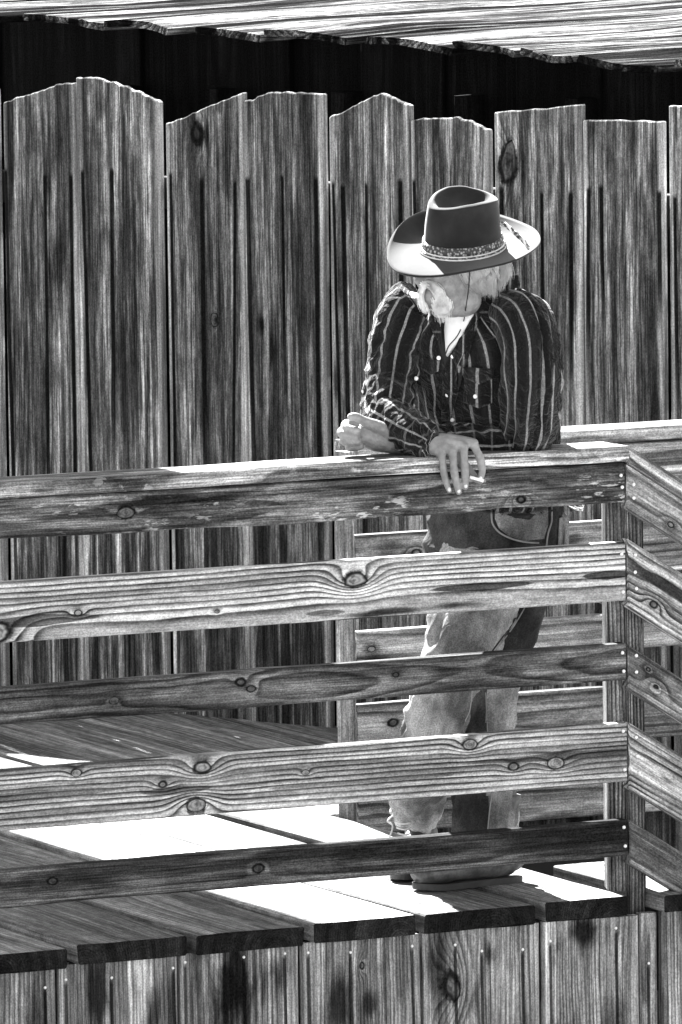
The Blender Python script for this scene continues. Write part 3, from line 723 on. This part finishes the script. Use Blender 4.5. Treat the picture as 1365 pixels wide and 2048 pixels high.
# ---------- clothes
def nail_bed(x, y, b, rx, rz):
    v_, f_, u_ = ell(J(x, y, b), rx, .0022, rz, 12, 8)
    o_ = mesh_obj('fingernail', [p - PO for p in v_], f_, M_fnail, None, True); o_.parent = person
M_fnail = plain('fingernail', .5, .3, spec=.5)
for (x, y, b) in ((899, 979, -.0625), (918, 982, -.0655), (932, 972, -.0655), (962, 957, -.0635)): nail_bed(x, y, b, .0042, .0052)
def shirt_mat(name, grid=0., base=.006, line=.19):
    t = NT(name); tc = t.n('ShaderNodeTexCoord'); P = tc.outputs['UV']
    sp = t.n('ShaderNodeSeparateXYZ'); t.put(P, sp.inputs[0]); U, W_, _z = sp.outputs
    nn = t.noise(tc.outputs['Object'], 9, 3)
    u = t.M('MULTIPLY_ADD', nn, .012, U)
    def line_(x, per, w_, ph):
        d = t.M('ABSOLUTE', t.M('SUBTRACT', t.M('FRACT', t.M('ADD', t.M('DIVIDE', x, per), ph)), .5))
        return t.ss(d, w_ * .6, w_, 1., 0.)
    a = line_(u, .037, .095, .1); a2 = line_(u, .074, .22, .35)
    v1 = line_(W_, .045, .07, .2); v2 = line_(W_, .09, .25, .4)
    thr = t.noise(tc.outputs['Object'], 900, 1)
    c = t.mix(t.M('MULTIPLY', a2, .8), base, base * 2.3)
    c = t.mix(t.M('MULTIPLY', v2, grid * .6), c, base * .5)
    c = t.mix(t.M('MULTIPLY', v1, grid), c, line * .6)
    c = t.mix(t.M('MULTIPLY', a, t.ss(nn, .25, .5, .55, 1.)), c, line)
    c = t.M('MULTIPLY', c, t.ss(thr, .3, .7, .7, 1.3))
    wv = t.noise(tc.outputs['Object'], 230, 3); c = t.M('MULTIPLY', c, t.ss(wv, .3, .7, .75, 1.25))
    cr = t.noise(tc.outputs['Object'], 26, 3, .5, 1.6)
    m_ = t.fin(c, .85, t.M('ADD', t.M('MULTIPLY', cr, 6.), wv), .8, .003, .04)
    t.b.inputs['Sheen Weight'].default_value = .12
    return m_
M_shirt = shirt_mat('striped_flannel', .0); M_sleeve = shirt_mat('checked_sleeve', .55)
def sub(name, data, mat, smooth=True, parent=None):
    v, f, u = data
    o = mesh_obj(name, [p - PO for p in v], f, mat, None, smooth, u)
    o.parent = parent or person
    return o
def pr_ends(f): return .45 + 1.1 * max(0, math.sin(f * 9)) * f
tor = loft([(992, 1040, .42, .09, .06), (990, 1003, .41, .128, .09), (988, 950, .38, .156, .122), (982, 880, .32, .158, .126), (974, 800, .26, .174, .130), (965, 720, .215, .190, .130), (958, 665, .18, .190, .120), (950, 632, .165, .165, .105), (944, 608, .15, .118, .085), (940, 588, .135, .078, .068), (938, 574, .125, .066, .062)],
           90, 96, axis=SX, disp=folds(.012, 7, 3.0, 3.1, slant=1.8), uR=.16, power=.88)
shirt = sub('shirt', tor, M_shirt)
ra = loft([(838, 600, .205, .060, .058), (822, 618, .21, .068, .066), (805, 660, .20, .072, .068), (790, 710, .185, .064, .066), (783, 765, .16, .060, .062), (776, 808, .12, .058, .060), (772, 838, .085, .056, .056), (782, 848, .06, .054, .054)],
          70, 64, disp=folds(.0085, 26, 1.6, 1.3, lambda f: .35 + .9 * f, 1.5), uR=.066)
rf = loft([(760, 826, .10, .042, .042), (772, 838, .075, .056, .054), (795, 850, .045, .054, .052), (820, 863, .012, .049, .048), (845, 876, -.018, .043, .042), (864, 886, -.04, .037, .036), (873, 891, -.052, .0345, .032)],
          90, 64, disp=folds(.0075, 42, 1.3, 7.7, lambda f: .5 + .7 * f, 1.2), uR=.05)
la = loft([(1018, 626, .10, .058, .06), (1046, 646, .055, .070, .070), (1062, 690, .025, .069, .070), (1064, 740, .022, .069, .070), (1062, 800, .05, .068, .066), (1058, 850, .105, .064, .062), (1050, 880, .125, .054, .054)],
          90, 80, disp=folds(.010, 8, 1.9, 5.2, lambda f: .5 + .7 * f, 3.4), uR=.078)
lf = loft([(1064, 868, .14, .042, .04), (1045, 880, .13, .053, .048), (1005, 885, .13, .050, .043), (950, 885, .125, .046, .041), (890, 886, .11, .042, .038), (840, 889, .08, .034, .032)],
          90, 60, disp=folds(.0075, 30, 1.3, 9.1, lambda f: .8, 1.6), uR=.05)
for up_, fo_ in ((ra, rf), (la, lf)):
    o = sub('sleeve', merge([up_, fo_]), M_shirt); o.data.materials.append(M_sleeve)
    for i in range(len(up_[1]), len(o.data.polygons)): o.data.polygons[i].material_index = 1
def bvh_of(*ds):
    vs, fs = [], []
    for d in ds:
        n = len(vs); vs += [V(p) for p in d[0]]; fs += [tuple(i + n for i in f) for f in d[1]]
    return BVHTree.FromPolygons(vs, fs)
def snapper(bvh, fallback):
    def s(px, py, off=.0):
        d = (FW + RT * ((px - 682.5) / FPX) - UP * ((py - 1024) / FPX)).normalized()
        h = bvh.ray_cast(CAM, d)
        p = h[0] if h[0] is not None else J(px, py, fallback)
        return p - d * off
    return s
s_shirt = snapper(bvh_of(tor, la, lf, ra, rf), .1); s_torso = snapper(bvh_of(tor), .1); s_body = snapper(bvh_body, .06)
def patch(name, poly, mat, snap, off=.004, thick=.002, parent=None, res=5., offf=None, uvs=1.):
    """cloth piece lying on a surface, outlined by photograph points"""
    xs = [p[0] for p in poly]; ys = [p[1] for p in poly]
    bm = bmesh.new()
    dense = []
    for i in range(len(poly)):
        a = V(poly[i]); b_ = V(poly[(i + 1) % len(poly)]); n = max(1, int((b_ - a).length / res))
        for k in range(n): dense.append(a + (b_ - a) * k / n)
    vs = [bm.verts.new((p.x, p.y, 0)) for p in dense]; bm.faces.new(vs)
    bmesh.ops.triangulate(bm, faces=bm.faces)
    for _ in range(2):
        long_ = [e for e in bm.edges if e.calc_length() > res * 1.5]
        if long_: bmesh.ops.subdivide_edges(bm, edges=long_, cuts=1)
        bmesh.ops.triangulate(bm, faces=bm.faces)
    uv = bm.loops.layers.uv.new('UVMap')
    for f in bm.faces:
        for l in f.loops: l[uv].uv = (l.vert.co.x * PX * uvs, l.vert.co.y * PX)
    for v_ in bm.verts:
        x, y = v_.co.x, v_.co.y
        p = snap(x, y, off + (offf(x, y) if offf else 0.)); v_.co = p - PO
    bmesh.ops.recalc_face_normals(bm, faces=bm.faces)
    bmesh.ops.solidify(bm, geom=bm.faces, thickness=thick)
    me = bpy.data.meshes.new(name); bm.to_mesh(me); bm.free(); me.materials.append(mat)
    me.polygons.foreach_set('use_smooth', [True] * len(me.polygons))
    o = bpy.data.objects.new(name, me); C.objects.link(o); o.parent = parent or person
    return o
def tube(name, pts, r, mat, parent, n=6, rel=True, rs=None):
    """thin cord through world points"""
    v = loft([tuple(p) + ((rs[i] if rs else r),) * 2 for i, p in enumerate(pts)], nl=max(4, 4 * (len(pts) - 1)), ns=n, world=True)
    return sub(name, v, mat, True, parent)
def s_collar(x, y, off=0.):
    d = (FW + RT * ((x - 682.5) / FPX) - UP * ((y - 1024) / FPX)).normalized()
    # the collar stands off the neck: follow the chest low down and a leaning sheet higher up
    p = s_torso(x, max(y, 604), off); q = J(x, y, .085 + (x - 990) * .0006 + max(0, 620 - y) * .0002)
    f = min(1., max(0., (640 - y) / 40.))
    return p * (1 - f) + q * f if y >= 604 else q
M_tee = plain('white_undershirt', .62, .9, var=.1)
M_collar = shirt_mat('collar_cloth', .5)
M_darkc = plain('neck_opening_shade', .012, .9)  # dark sheet: shade inside the open neck, put into the colour
patch('neck_opening_shade', [(868, 622), (900, 630), (950, 606), (960, 600), (944, 640), (922, 680), (905, 712), (892, 735), (884, 716), (874, 670)], M_darkc, s_torso, .003, .001)
patch('undershirt', [(893, 628), (945, 612), (958, 600), (948, 628), (928, 664), (906, 690), (893, 712), (890, 660)], M_tee, s_torso, .007, .002)
patch('collar', [(955, 618), (972, 596), (990, 576), (1008, 562), (1024, 548), (1036, 548), (1040, 570), (1030, 600), (1030, 622), (1004, 634), (985, 648), (968, 640)], M_collar, s_collar, .014, .003)
patch('collar', [(862, 612), (872, 622), (882, 640), (884, 690), (870, 672), (858, 640)], M_collar, s_torso, .012, .003)
patch('placket', [(955, 618), (968, 620), (948, 660), (922, 710), (908, 760), (900, 840), (884, 842), (888, 760), (896, 725), (926, 672)], M_shirt, s_torso, .008, .003, uvs=1.3)
patch('chest_pocket', [(930, 738), (985, 742), (985, 806), (958, 816), (928, 804)], M_shirt, s_torso, .005, .002, uvs=1.)
patch('pocket_flap', [(928, 734), (988, 738), (987, 756), (958, 768), (928, 754)], M_shirt, s_torso, .009, .002, uvs=.8)
patch('pocket_flap', [(845, 715), (880, 722), (878, 742), (862, 750), (843, 736)], M_shirt, s_torso, .008, .002, uvs=.8)
M_but = plain('pearl_snap', .75, .25, .0, .6)
for (x, y) in ((878, 716), (906, 713), (895, 790), (951, 793), (833, 757), (905, 640 + 200)):
    c = s_shirt(x, y, .010)
    sub('button', ell(c, .0052, .003, .0052, 12, 8), M_but)

def denim(name, lo, hi):
    t = NT(name); tc = t.n('ShaderNodeTexCoord'); sp = t.n('ShaderNodeSeparateXYZ'); t.put(tc.outputs['UV'], sp.inputs[0])
    U, W_, _z = sp.outputs
    n1 = t.noise(tc.outputs['Object'], 7, 3); n2 = t.noise(tc.outputs['Object'], 450, 2)
    n3 = t.noise(t.comb(t.M('MULTIPLY', U, 60), t.M('MULTIPLY', W_, 8), 0.), 1., 3)
    c = t.mix(t.ss(n1, .35, .65), lo, hi)
    c = t.M('MULTIPLY', c, t.ss(n2, .3, .7, .75, 1.25)); c = t.M('MULTIPLY', c, t.ss(n3, .3, .7, .85, 1.12))
    cr = t.noise(tc.outputs['Object'], 13, 3, .5, 1.2); c = t.M('MULTIPLY', c, t.ss(cr, .3, .7, .85, 1.12)); wv = t.noise(tc.outputs['Object'], 240, 3)
    c = t.M('MULTIPLY', c, t.ss(wv, .3, .7, .75, 1.25))
    return t.fin(c, .9, t.M('ADD', t.M('MULTIPLY', cr, 4.), n3), .6, .003, .04)
M_den1 = denim('lit_denim', .08, .32); M_den2 = denim('shaded_denim', .02, .06)  # one pair of jeans: lit and shaded parts put into the colours
def hipf(v, th_, p, f): return .007 * (1 - 3 * abs(noise.noise(V((math.cos(th_) * 2, math.sin(th_) * 2, v * 14 + 2))))) 
hips = loft([(996, 985, .40, .158, .126), (994, 1015, .41, .162, .130), (990, 1060, .42, .166, .130), (984, 1110, .42, .168, .132), (978, 1160, .40, .160, .126), (975, 1200, .38, .140, .11)], 50, 80, axis=SX, disp=hipf, uR=.15, power=.9)
lgA = loft([(965, 1120, .40, .115, .11), (955, 1180, .35, .108, .10), (940, 1230, .30, .098, .09), (925, 1290, .25, .086, .082), (900, 1350, .23, .073, .07), (884, 1400, .26, .068, .066), (870, 1450, .33, .070, .066), (855, 1520, .43, .064, .062), (840, 1580, .53, .060, .060), (833, 1622, .60, .060, .060)],
           100, 64, disp=folds(.011, 13, 1.6, 2.2, lambda f: .6 + .5 * max(0, 1 - abs(f - .6) * 4) + .4 * f, .8), uR=.085, cap=False)
lgB = loft([(1016, 1110, .47, .108, .11), (1012, 1200, .47, .095, .095), (996, 1290, .45, .078, .08), (980, 1370, .43, .066, .066), (975, 1440, .42, .062, .062), (973, 1520, .41, .064, .064), (971, 1590, .405, .072, .070), (970, 1668, .405, .078, .074)],
           100, 64, disp=folds(.011, 12, 1.7, 8.4, lambda f: .6 + .5 * f, .6), uR=.08, cap=False)
M_den3 = denim('hip_shade_denim', .014, .060)  # hips: their shade put into a darker colour
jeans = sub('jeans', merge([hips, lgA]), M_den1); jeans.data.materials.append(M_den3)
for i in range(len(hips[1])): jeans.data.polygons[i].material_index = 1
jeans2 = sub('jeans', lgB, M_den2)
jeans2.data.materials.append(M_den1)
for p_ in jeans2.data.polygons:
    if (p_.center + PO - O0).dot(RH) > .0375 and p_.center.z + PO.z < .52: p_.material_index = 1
jeans2['label'] = 'standing leg of the jeans, coloured darker as its shaded side'
s_jeans = snapper(bvh_of(hips, lgA, lgB), .35)
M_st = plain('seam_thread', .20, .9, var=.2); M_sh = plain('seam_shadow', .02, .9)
def seam(pts, r=.0022, off=.001, mat=None, name='seam'):
    w_ = [s_jeans(x, y, off) for x, y in catmull([tuple(map(float, p)) for p in pts], 14)]
    tube(name, w_, r, mat or M_st, jeans if False else person)
patch('pocket_panel', [(992, 1006), (1096, 1004), (1096, 1050), (1088, 1078), (1050, 1082), (1018, 1072), (998, 1056), (990, 1036)], M_den1, s_jeans, .003, .002)
seam([(986, 1000), (984, 1040), (996, 1062), (1020, 1076), (1050, 1084), (1078, 1086)], .0022, .003, name='pocket_edge')
seam([(1103, 1004), (1104, 1040), (1096, 1070), (1092, 1110)], .0022, name='pocket_edge')
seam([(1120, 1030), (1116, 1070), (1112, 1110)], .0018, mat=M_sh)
seam([(1050, 1215), (1028, 1252), (1000, 1290), (970, 1330)], .0016, .0005)
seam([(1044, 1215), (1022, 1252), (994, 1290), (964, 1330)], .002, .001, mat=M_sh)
seam([(945, 1380), (940, 1420), (928, 1450), (925, 1480)], .0016, .0005)
seam([(972, 1385), (974, 1430), (976, 1470)], .0014, .0005)
seam([(985, 1590), (980, 1620), (976, 1660)], .0015, .0005)
M_belt = plain('belt_leather', .03, .4, spec=.5, var=.2)
belt = loft([(996, 930, .39, .168, .136), (995, 955, .40, .170, .137)], 6, 72, axis=SX, uR=.16, cap=False)
sub('belt', belt, M_belt)
patch('belt_loop', [(1052, 985), (1062, 985), (1062, 1020), (1052, 1020)], M_den1, s_jeans, .012, .003)
patch('back_pocket', [(1118, 1036), (1140, 1030), (1138, 1100), (1116, 1100)], M_den1, s_jeans, .006, .003)

# ---------- boots
M_boot = NT('worn_boot_leather'); tc = M_boot.n('ShaderNodeTexCoord'); n_ = M_boot.noise(tc.outputs['Object'], 25, 5); n2_ = M_boot.noise(tc.outputs['Object'], 160, 3)
M_boot = M_boot.fin(M_boot.M('MULTIPLY', M_boot.ss(n_, .3, .7, .025, .10), M_boot.ss(n2_, .3, .7, .8, 1.2)), .55, n_, .6, .003, .4)
M_sole = plain('boot_sole', .035, .7, var=.3)
def make_boot(heel, toe, shaft_top, lean, lab):
    heel = V(heel); toe = V(toe); ax = (toe - heel).normalized(); L = (toe - heel).length; sd_ = ZH.cross(ax)
    def P(s, z, y=0.): return heel + ax * (s * L) + ZH * z + sd_ * y
    top = [(0, .030, .018, .075), (.06, .036, .012, .10), (.2, .037, .010, .115), (.36, .037, .010, .108), (.5, .038, .012, .088), (.65, .043, .012, .070), (.8, .046, .008, .066), (.92, .041, .009, .060), (.985, .028, .012, .048), (1.0, .010, .018, .038)]
    rings = [tuple(P(s, (a + b_) / 2)) + (w_, (b_ - a) / 2) for s, w_, a, b_ in top]
    up = loft(rings, 44, 36, axis=sd_, world=True, disp=lambda v, t_, p, f: .0025 * noise.noise(p * 38) + .0018 * noise.noise(V((v * 90, 0, t_))) * (1 if .4 < f < .75 else 0))
    shaft = loft([tuple(P(.2, .06)) + (.045, .040), tuple(P(.2, .11) + lean * .3) + (.044, .040), tuple(P(.19, .16) + lean * .6) + (.046, .043), tuple(P(.18, shaft_top) + lean) + (.05, .047)], 24, 36, axis=ax, world=True,
                 disp=lambda v, t_, p, f: .003 * noise.noise(V((v * 45, math.cos(t_) * 1.5, math.sin(t_) * 1.5))))
    o = sub('boot', merge([up, shaft]), M_boot)
    o['label'] = lab
    # sole and heel
    vs, fs = [], []; out = []
    n = 40
    for i in range(n):
        a = 2 * math.pi * i / n; s = .5 - .5 * math.cos(a)
        ws = .028 + .014 * math.exp(-((s - .75) / .22) ** 2) + .004 * math.exp(-((s - .1) / .12) ** 2)
        ws *= min(1., math.sqrt(max(0., 1 - (abs(2 * s - 1)) ** 7)) + .0)
        out.append(P(s * 1.03 - .015, 0, math.copysign(ws, math.sin(a))))
    for z0, z1, sel in ((.007, .015, 0), (0., .007, 1)):
        nn = len(vs)
        for z in (z0, z1):
            for p in out:
                q = p.copy()
                s = (p - heel).dot(ax) / L
                if sel and s > .30 and s < .45: pass
                q.z = z + (.004 * max(0, (s - .8) * 5) if True else 0)
                vs.append(q)
        fs += [(nn + i, nn + (i + 1) % n, nn + n + (i + 1) % n, nn + n + i) for i in range(n)]
        fs += [tuple(nn + i for i in reversed(range(n))), tuple(nn + n + i for i in range(n))]
    so_ = sub('sole', (vs, fs, [(0, 0)] * len(vs)), M_sole, False, o)
    return o, P
deckz = .004
bootB, PB = make_boot((-.118, .335, deckz), (-.405, .322, deckz), .21, RH * .0, 'near boot, standing flat on the planks and pointing left')
bootA, PA = make_boot((-.205, .655, deckz), (-.365, .475, deckz), .25, RH * -.005 + FH * .0, 'far boot with a laced top, half hidden by the rail')
M_lace = plain('pale_lace', .5, .8, var=.2)
for k in range(4):
    y_ = 1644 + k * 11
    pts = [J(790 + k * 3, y_, .545), J(806 + k * 2, y_ + 4, .538), J(822, y_ + 1, .54)]
    tube('lace', pts, .0022, M_lace, bootA)
tube('lace', [J(788, 1630, .55), J(776, 1642, .548), J(786, 1652, .546), J(779, 1676, .55)], .0022, M_lace, bootA)
for k in range(26):
    f_ = k / 25; x = 786 + 88 * f_; y = 1622 + 16 * math.sin(f_ * math.pi) + random.uniform(-1, 1)
    if k % 2 == 0: tube('hem_fray', [J(x, y - 3, .538 + .00 * f_), J(x + random.uniform(-3, 3), y + 5, .536)], .0011, M_st, jeans)

# ---------- hat
M_felt = NT('dark_felt'); tc = M_felt.n('ShaderNodeTexCoord'); n_ = M_felt.noise(tc.outputs['Object'], 12, 4); n2_ = M_felt.noise(tc.outputs['Object'], 500, 2)
M_felt = M_felt.fin(M_felt.M('MULTIPLY', M_felt.ss(n_, .35, .75, .006, .018), M_felt.ss(n2_, .3, .7, .8, 1.2)), .9, n2_, .25, .001, .2)
hup = (ZH * math.cos(math.radians(15)) - FH * math.sin(math.radians(15))).normalized()
hf = (RH * -.82 - FH * .57); hf = (hf - hup * hf.dot(hup)).normalized(); hl = hup.cross(hf)      # hl: towards his left
HC = J(926, 496, .085)
def hp(x, y, z): return HC + hf * x + hl * y + hup * z
NTH = 120
def brim_h(th_, q):
    c_ = math.cos(th_)
    s_ = math.sin(th_)        # + his left
    l = .054 * max(0, -s_) ** 1.6 + .012 * max(0, s_) ** 2 - .014 * max(0, c_) ** 2 + .022 * max(0, -c_) ** 2 - .004
    return l * q ** 2.0 + .004 * noise.noise(V((c_ * 1.5, s_ * 1.5, q))) * q
def brim_R(th_): return .176 + .012 * math.cos(2 * th_) - .010 * max(0, -math.sin(th_))
vs, fs = [], []; NR = 12
def crown_xy(th_, sx, sy): return sx * math.cos(th_), sy * math.sin(th_)
def ring(zf, rf_, n=NTH):
    return None
for side in (0, 1):
    for i in range(NR + 1):
        q = i / NR
        for k in range(NTH):
            th_ = 2 * math.pi * k / NTH
            x0, y0 = crown_xy(th_, .098, .084); R_ = brim_R(th_); rb = math.hypot(x0, y0)
            rr = rb + (R_ - rb) * q
            x_ = math.cos(th_) * rr; y_ = math.sin(th_) * rr
            vs.append(hp(x_, y_, brim_h(th_, q) - side * .0034))
nn = (NR + 1) * NTH
for side in (0, 1):
    for i in range(NR):
        for k in range(NTH):
            a = side * nn + i * NTH + k; b_ = side * nn + i * NTH + (k + 1) % NTH
            f = (a, a + NTH, b_ + NTH, b_); fs.append(f if not side else f[::-1])
for k in range(NTH):
    a = NR * NTH + k; b_ = NR * NTH + (k + 1) % NTH; fs.append((a, a + nn, b_ + nn, b_))
M_felt.node_tree.nodes['Principled BSDF'].inputs['Sheen Weight'].default_value = .16
M_felt.node_tree.nodes['Principled BSDF'].inputs['Sheen Roughness'].default_value = .45
# crown
c0 = len(vs)
prof = [(0, 1.0, 1.0), (.012, .985, .985), (.04, .955, .95), (.07, .94, .925), (.10, .92, .89), (.122, .90, .86), (.130, .88, .83), (.1335, .82, .755), (.134, .78, .70), (.129, .72, .62), (.118, .62, .50), (.108, .48, .36), (.102, .3, .22), (.100, .12, .09)]
prof = catmull([tuple(map(float, p)) for p in prof], 44)
for (z, fx, fy) in prof:
    for k in range(NTH):
        th_ = 2 * math.pi * k / NTH
        x_, y_ = crown_xy(th_, .098 * fx, .084 * fy)
        zz_ = z
        hgt = max(0, z - .06) / .074
        # pinch towards the front, crown a little higher at the back of the far side
        fr = max(0, math.cos(th_))
        y_ *= 1 - .16 * fr * hgt
        if fx < .83: zz_ += .012 * max(0, math.cos(th_)) * 0
        zz_ += hgt * (-.010 * max(0, math.cos(th_)) ** 2 - .016 * max(0, -math.cos(th_)) ** 2 - .004)
        zz_ += hgt * .004 * math.cos(th_ + 2.18) 
        vs.append(hp(x_, y_, zz_ + .0015 * noise.noise(V((x_, y_, z)) * 30)))
for i in range(len(prof) - 1):
    for k in range(NTH):
        a = c0 + i * NTH + k; b_ = c0 + i * NTH + (k + 1) % NTH; fs.append((a, b_, b_ + NTH, a + NTH))
fs.append(tuple(c0 + (len(prof) - 1) * NTH + k for k in range(NTH)))
hat = sub('hat', (vs, fs, [(0, 0)] * len(vs)), M_felt)
M_band = NT('carved_band'); tc = M_band.n('ShaderNodeTexCoord'); vo = M_band.n('ShaderNodeTexVoronoi'); vo.inputs['Scale'].default_value = 150; M_band.put(tc.outputs['Object'], vo.inputs['Vector'])
M_band = M_band.fin(M_band.ss(vo.outputs['Distance'], .2, .6, .30, .03), .6, vo.outputs['Distance'], .8, .003)
M_rope = plain('pale_rope', .5, .7, var=.2)
def hband(z0, z1, off, mat, name, bumpy=0.):
    a = []; n = 120; v_, f_ = [], []
    zs = [z0, z0, (z0 + z1) / 2, z1, z1]; os_ = [0, off, off * 1.25, off, 0]
    for zz_, oo in zip(zs, os_):
        sc = 1.0 - zz_ * 1.15
        for k in range(n):
            th_ = 2 * math.pi * k / n; b_ = bumpy * (1 if k % 2 else 0)
            x_, y_ = (.098 * sc + oo + b_) * math.cos(th_), (.084 * sc + oo + b_) * math.sin(th_)
            v_.append(hp(x_, y_, zz_))
    for i in range(4):
        for k in range(n):
            a = i * n + k; b_ = i * n + (k + 1) % n; f_.append((a, b_, b_ + n, a + n))
    return sub(name, (v_, f_, [(0, 0)] * len(v_)), mat, True, hat)
hband(.008, .028, .0032, M_band, 'hat_band')
hband(.000, .0035, .0075, M_rope, 'hat_rope'); hband(.0035, .007, .006, M_band, 'hat_rope', .0015); hband(.007, .0095, .0052, M_rope, 'hat_rope')
bd = [J(1001, 448, .03), J(1012, 450, .02), J(1030, 466, .01), J(1046, 480, .005), J(1058, 497, .0)]
for q in range(3):
    pts = []
    for i, p in enumerate(catmull([tuple(p) for p in bd], 16)):
        a = i * .9 + q * 2.1; pts.append(V(p) + ZH * .0035 * math.sin(a) + FH * .0035 * math.cos(a))
    tube('braid', pts, .003, M_band if q < 2 else M_rope, hat)
M_cord = plain('thin_cord', .012, .6)
cp = [(940, 540), (938, 575), (933, 610), (927, 645), (915, 672), (898, 692), (892, 708)]
tube('chin_cord', [s_body(x, y, .012) if i < 4 else s_torso(x, y, .014) for i, (x, y) in enumerate(cp)], .0013, M_cord, hat)

# ---------- hair, moustache, beard: fine tapered strands
def strands(name, specs, mat, r=.0009):
    vs, fs = [], []
    for (path, count, jit, off, curl) in specs:
        for _ in range(int(count * 1.3)):
            jx, jy = random.gauss(0, jit), random.gauss(0, jit * .6); w_ = random.uniform(-1, 1)
            pts = []
            lift_ = off * random.uniform(.3, 1.1)
            n = len(path)
            cut = random.uniform(.75, 1.05)
            for i in range(7):
                f_ = i / 6 * (n - 1) * cut; k = min(int(f_), n - 2); g = f_ - k
                x = path[k][0] + (path[k + 1][0] - path[k][0]) * g + jx + curl * math.sin(i * .7 + w_ * 1.2) + w_ * i * .25
                y = path[k][1] + (path[k + 1][1] - path[k][1]) * g + jy + curl * .3 * math.cos(i * .7 + w_)
                pts.append(s_body(x, y, lift_ * (.3 + i / 6)) if i < 3 else None if False else s_body(x, y, lift_ * (.4 + i / 6)))
            # keep strands continuous where the surface falls away
            for i in range(1, 7):
                dd = pts[i] - pts[i - 1]; dep = dd.dot(FH)
                if abs(dep) > .012: pts[i] = pts[i] - FH * (dep - math.copysign(.012, dep) * .3)
            b0 = len(vs)
            for i, p in enumerate(pts):
                rr = r * (1 - .75 * i / 6)
                for a in range(3):
                    an = a * 2.094; vs.append(p + RH * rr * math.cos(an) + ZH * rr * math.sin(an) * .8 + FH * rr * math.sin(an) * -.6)
            for i in range(6):
                for a in range(3):
                    q = b0 + i * 3 + a; t2 = b0 + i * 3 + (a + 1) % 3; fs.append((q, t2, t2 + 3, q + 3))
    o = sub(name, (vs, fs, [(0, 0)] * len(vs)), mat); o['kind'] = 'stuff'
    return o
M_hair = plain('grey_hair', .42, .55, spec=.2, var=.12, scale=60)
strands('hair', [([(930, 538), (934, 552), (944, 568), (958, 582)], 130, 5, .006, 1.2), ([(948, 535), (952, 550), (962, 568), (974, 584)], 190, 6, .009, 1.4), ([(965, 530), (975, 546), (982, 566), (986, 586)], 200, 6, .010, 1.4),
                 ([(985, 526), (994, 542), (1000, 560), (998, 580)], 200, 6, .010, 1.2), ([(1004, 522), (1010, 536), (1014, 550), (1012, 564)], 130, 5, .008, 1.), ([(958, 536), (970, 552), (966, 566), (954, 574)], 70, 5, .010, 1.5)], M_hair)
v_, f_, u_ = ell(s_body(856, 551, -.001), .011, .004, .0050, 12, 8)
o_ = mesh_obj('eye_shade', [p - PO for p in v_], f_, plain('shaded_eye', .02, .4), None, True); o_.parent = person  # dark patch: the shade over the eye put into its colour
M_mst = plain('white_whiskers', .68, .55, spec=.2, var=.08, scale=120)
strands('moustache', [([(852, 567), (866, 571), (877, 582), (883, 598), (885, 612)], 420, 4.2, .010, .6), ([(850, 569), (845, 577), (842, 588), (843, 602), (850, 614)], 190, 2.6, .009, .4), ([(860, 568), (866, 574), (870, 581)], 90, 5, .007, .4)], M_mst)
strands('beard', [([(882, 600), (885, 616), (886, 634)], 330, 6, .010, .6), ([(872, 610), (877, 622), (884, 634)], 160, 3.5, .008, .5), ([(848, 606), (854, 616), (866, 624), (878, 632)], 90, 2., .007, .4), ([(896, 604), (898, 618), (893, 632)], 80, 4, .006, .5)], M_mst)

# ---------- what he holds and wears on the belt
M_cig = plain('cigarette_paper', .7, .8); M_ash = plain('cigarette_ash', .2, .95, var=.4)
c0_, c1_ = J(940, 954, -.060), J(968, 962, -.064)
cg = empty('cigarette', c0_); tag(cg, 'thin white cigarette pinched between thumb and finger of the hand hanging over the rail', 'cigarette')
def sub2(name, data, mat, par):
    v, f, u = data; po = abs_loc(par)
    o_ = mesh_obj(name, [p - po for p in v], f, mat, None, True, u); o_.parent = par; return o_
sub2('paper', loft([tuple(c0_) + (.0038, .0038), tuple(c1_) + (.0038, .0038)], 4, 12, world=True), M_cig, cg)
sub2('ash_tip', loft([tuple(c1_) + (.0036, .0036), tuple(c1_ + (c1_ - c0_).normalized() * .005) + (.0028, .0028)], 3, 12, world=True), M_ash, cg)
M_chr = plain('polished_metal', .75, .18, 1., .5)
kc = empty('belt_clip', J(1148, 1008, .38)); tag(kc, 'shiny metal clip and ring hanging at the back of the belt', 'clip')
def ringpts(cx, cy, b, rx, ry, n=14): return [J(cx + rx * math.cos(2 * math.pi * i / n), cy + ry * math.sin(2 * math.pi * i / n), b + .006 * math.sin(i)) for i in range(n + 1)]
sub2('ring', loft([tuple(p) + (.0026, .0026) for p in ringpts(1158, 1010, .37, 9, 9)], 42, 8, world=True), M_chr, kc)
sub2('clip', loft([tuple(J(1128, 992, .37)) + (.004, .003), tuple(J(1136, 1008, .365)) + (.006, .004), tuple(J(1150, 1016, .365)) + (.005, .003), tuple(J(1166, 1020, .37)) + (.003, .003)], 14, 10, world=True), M_chr, kc)
sub2('strap', loft([tuple(J(1122, 990, .36)) + (.007, .003), tuple(J(1140, 1000, .36)) + (.008, .004), tuple(J(1146, 1022, .37)) + (.006, .004)], 10, 10, world=True), M_belt, kc)
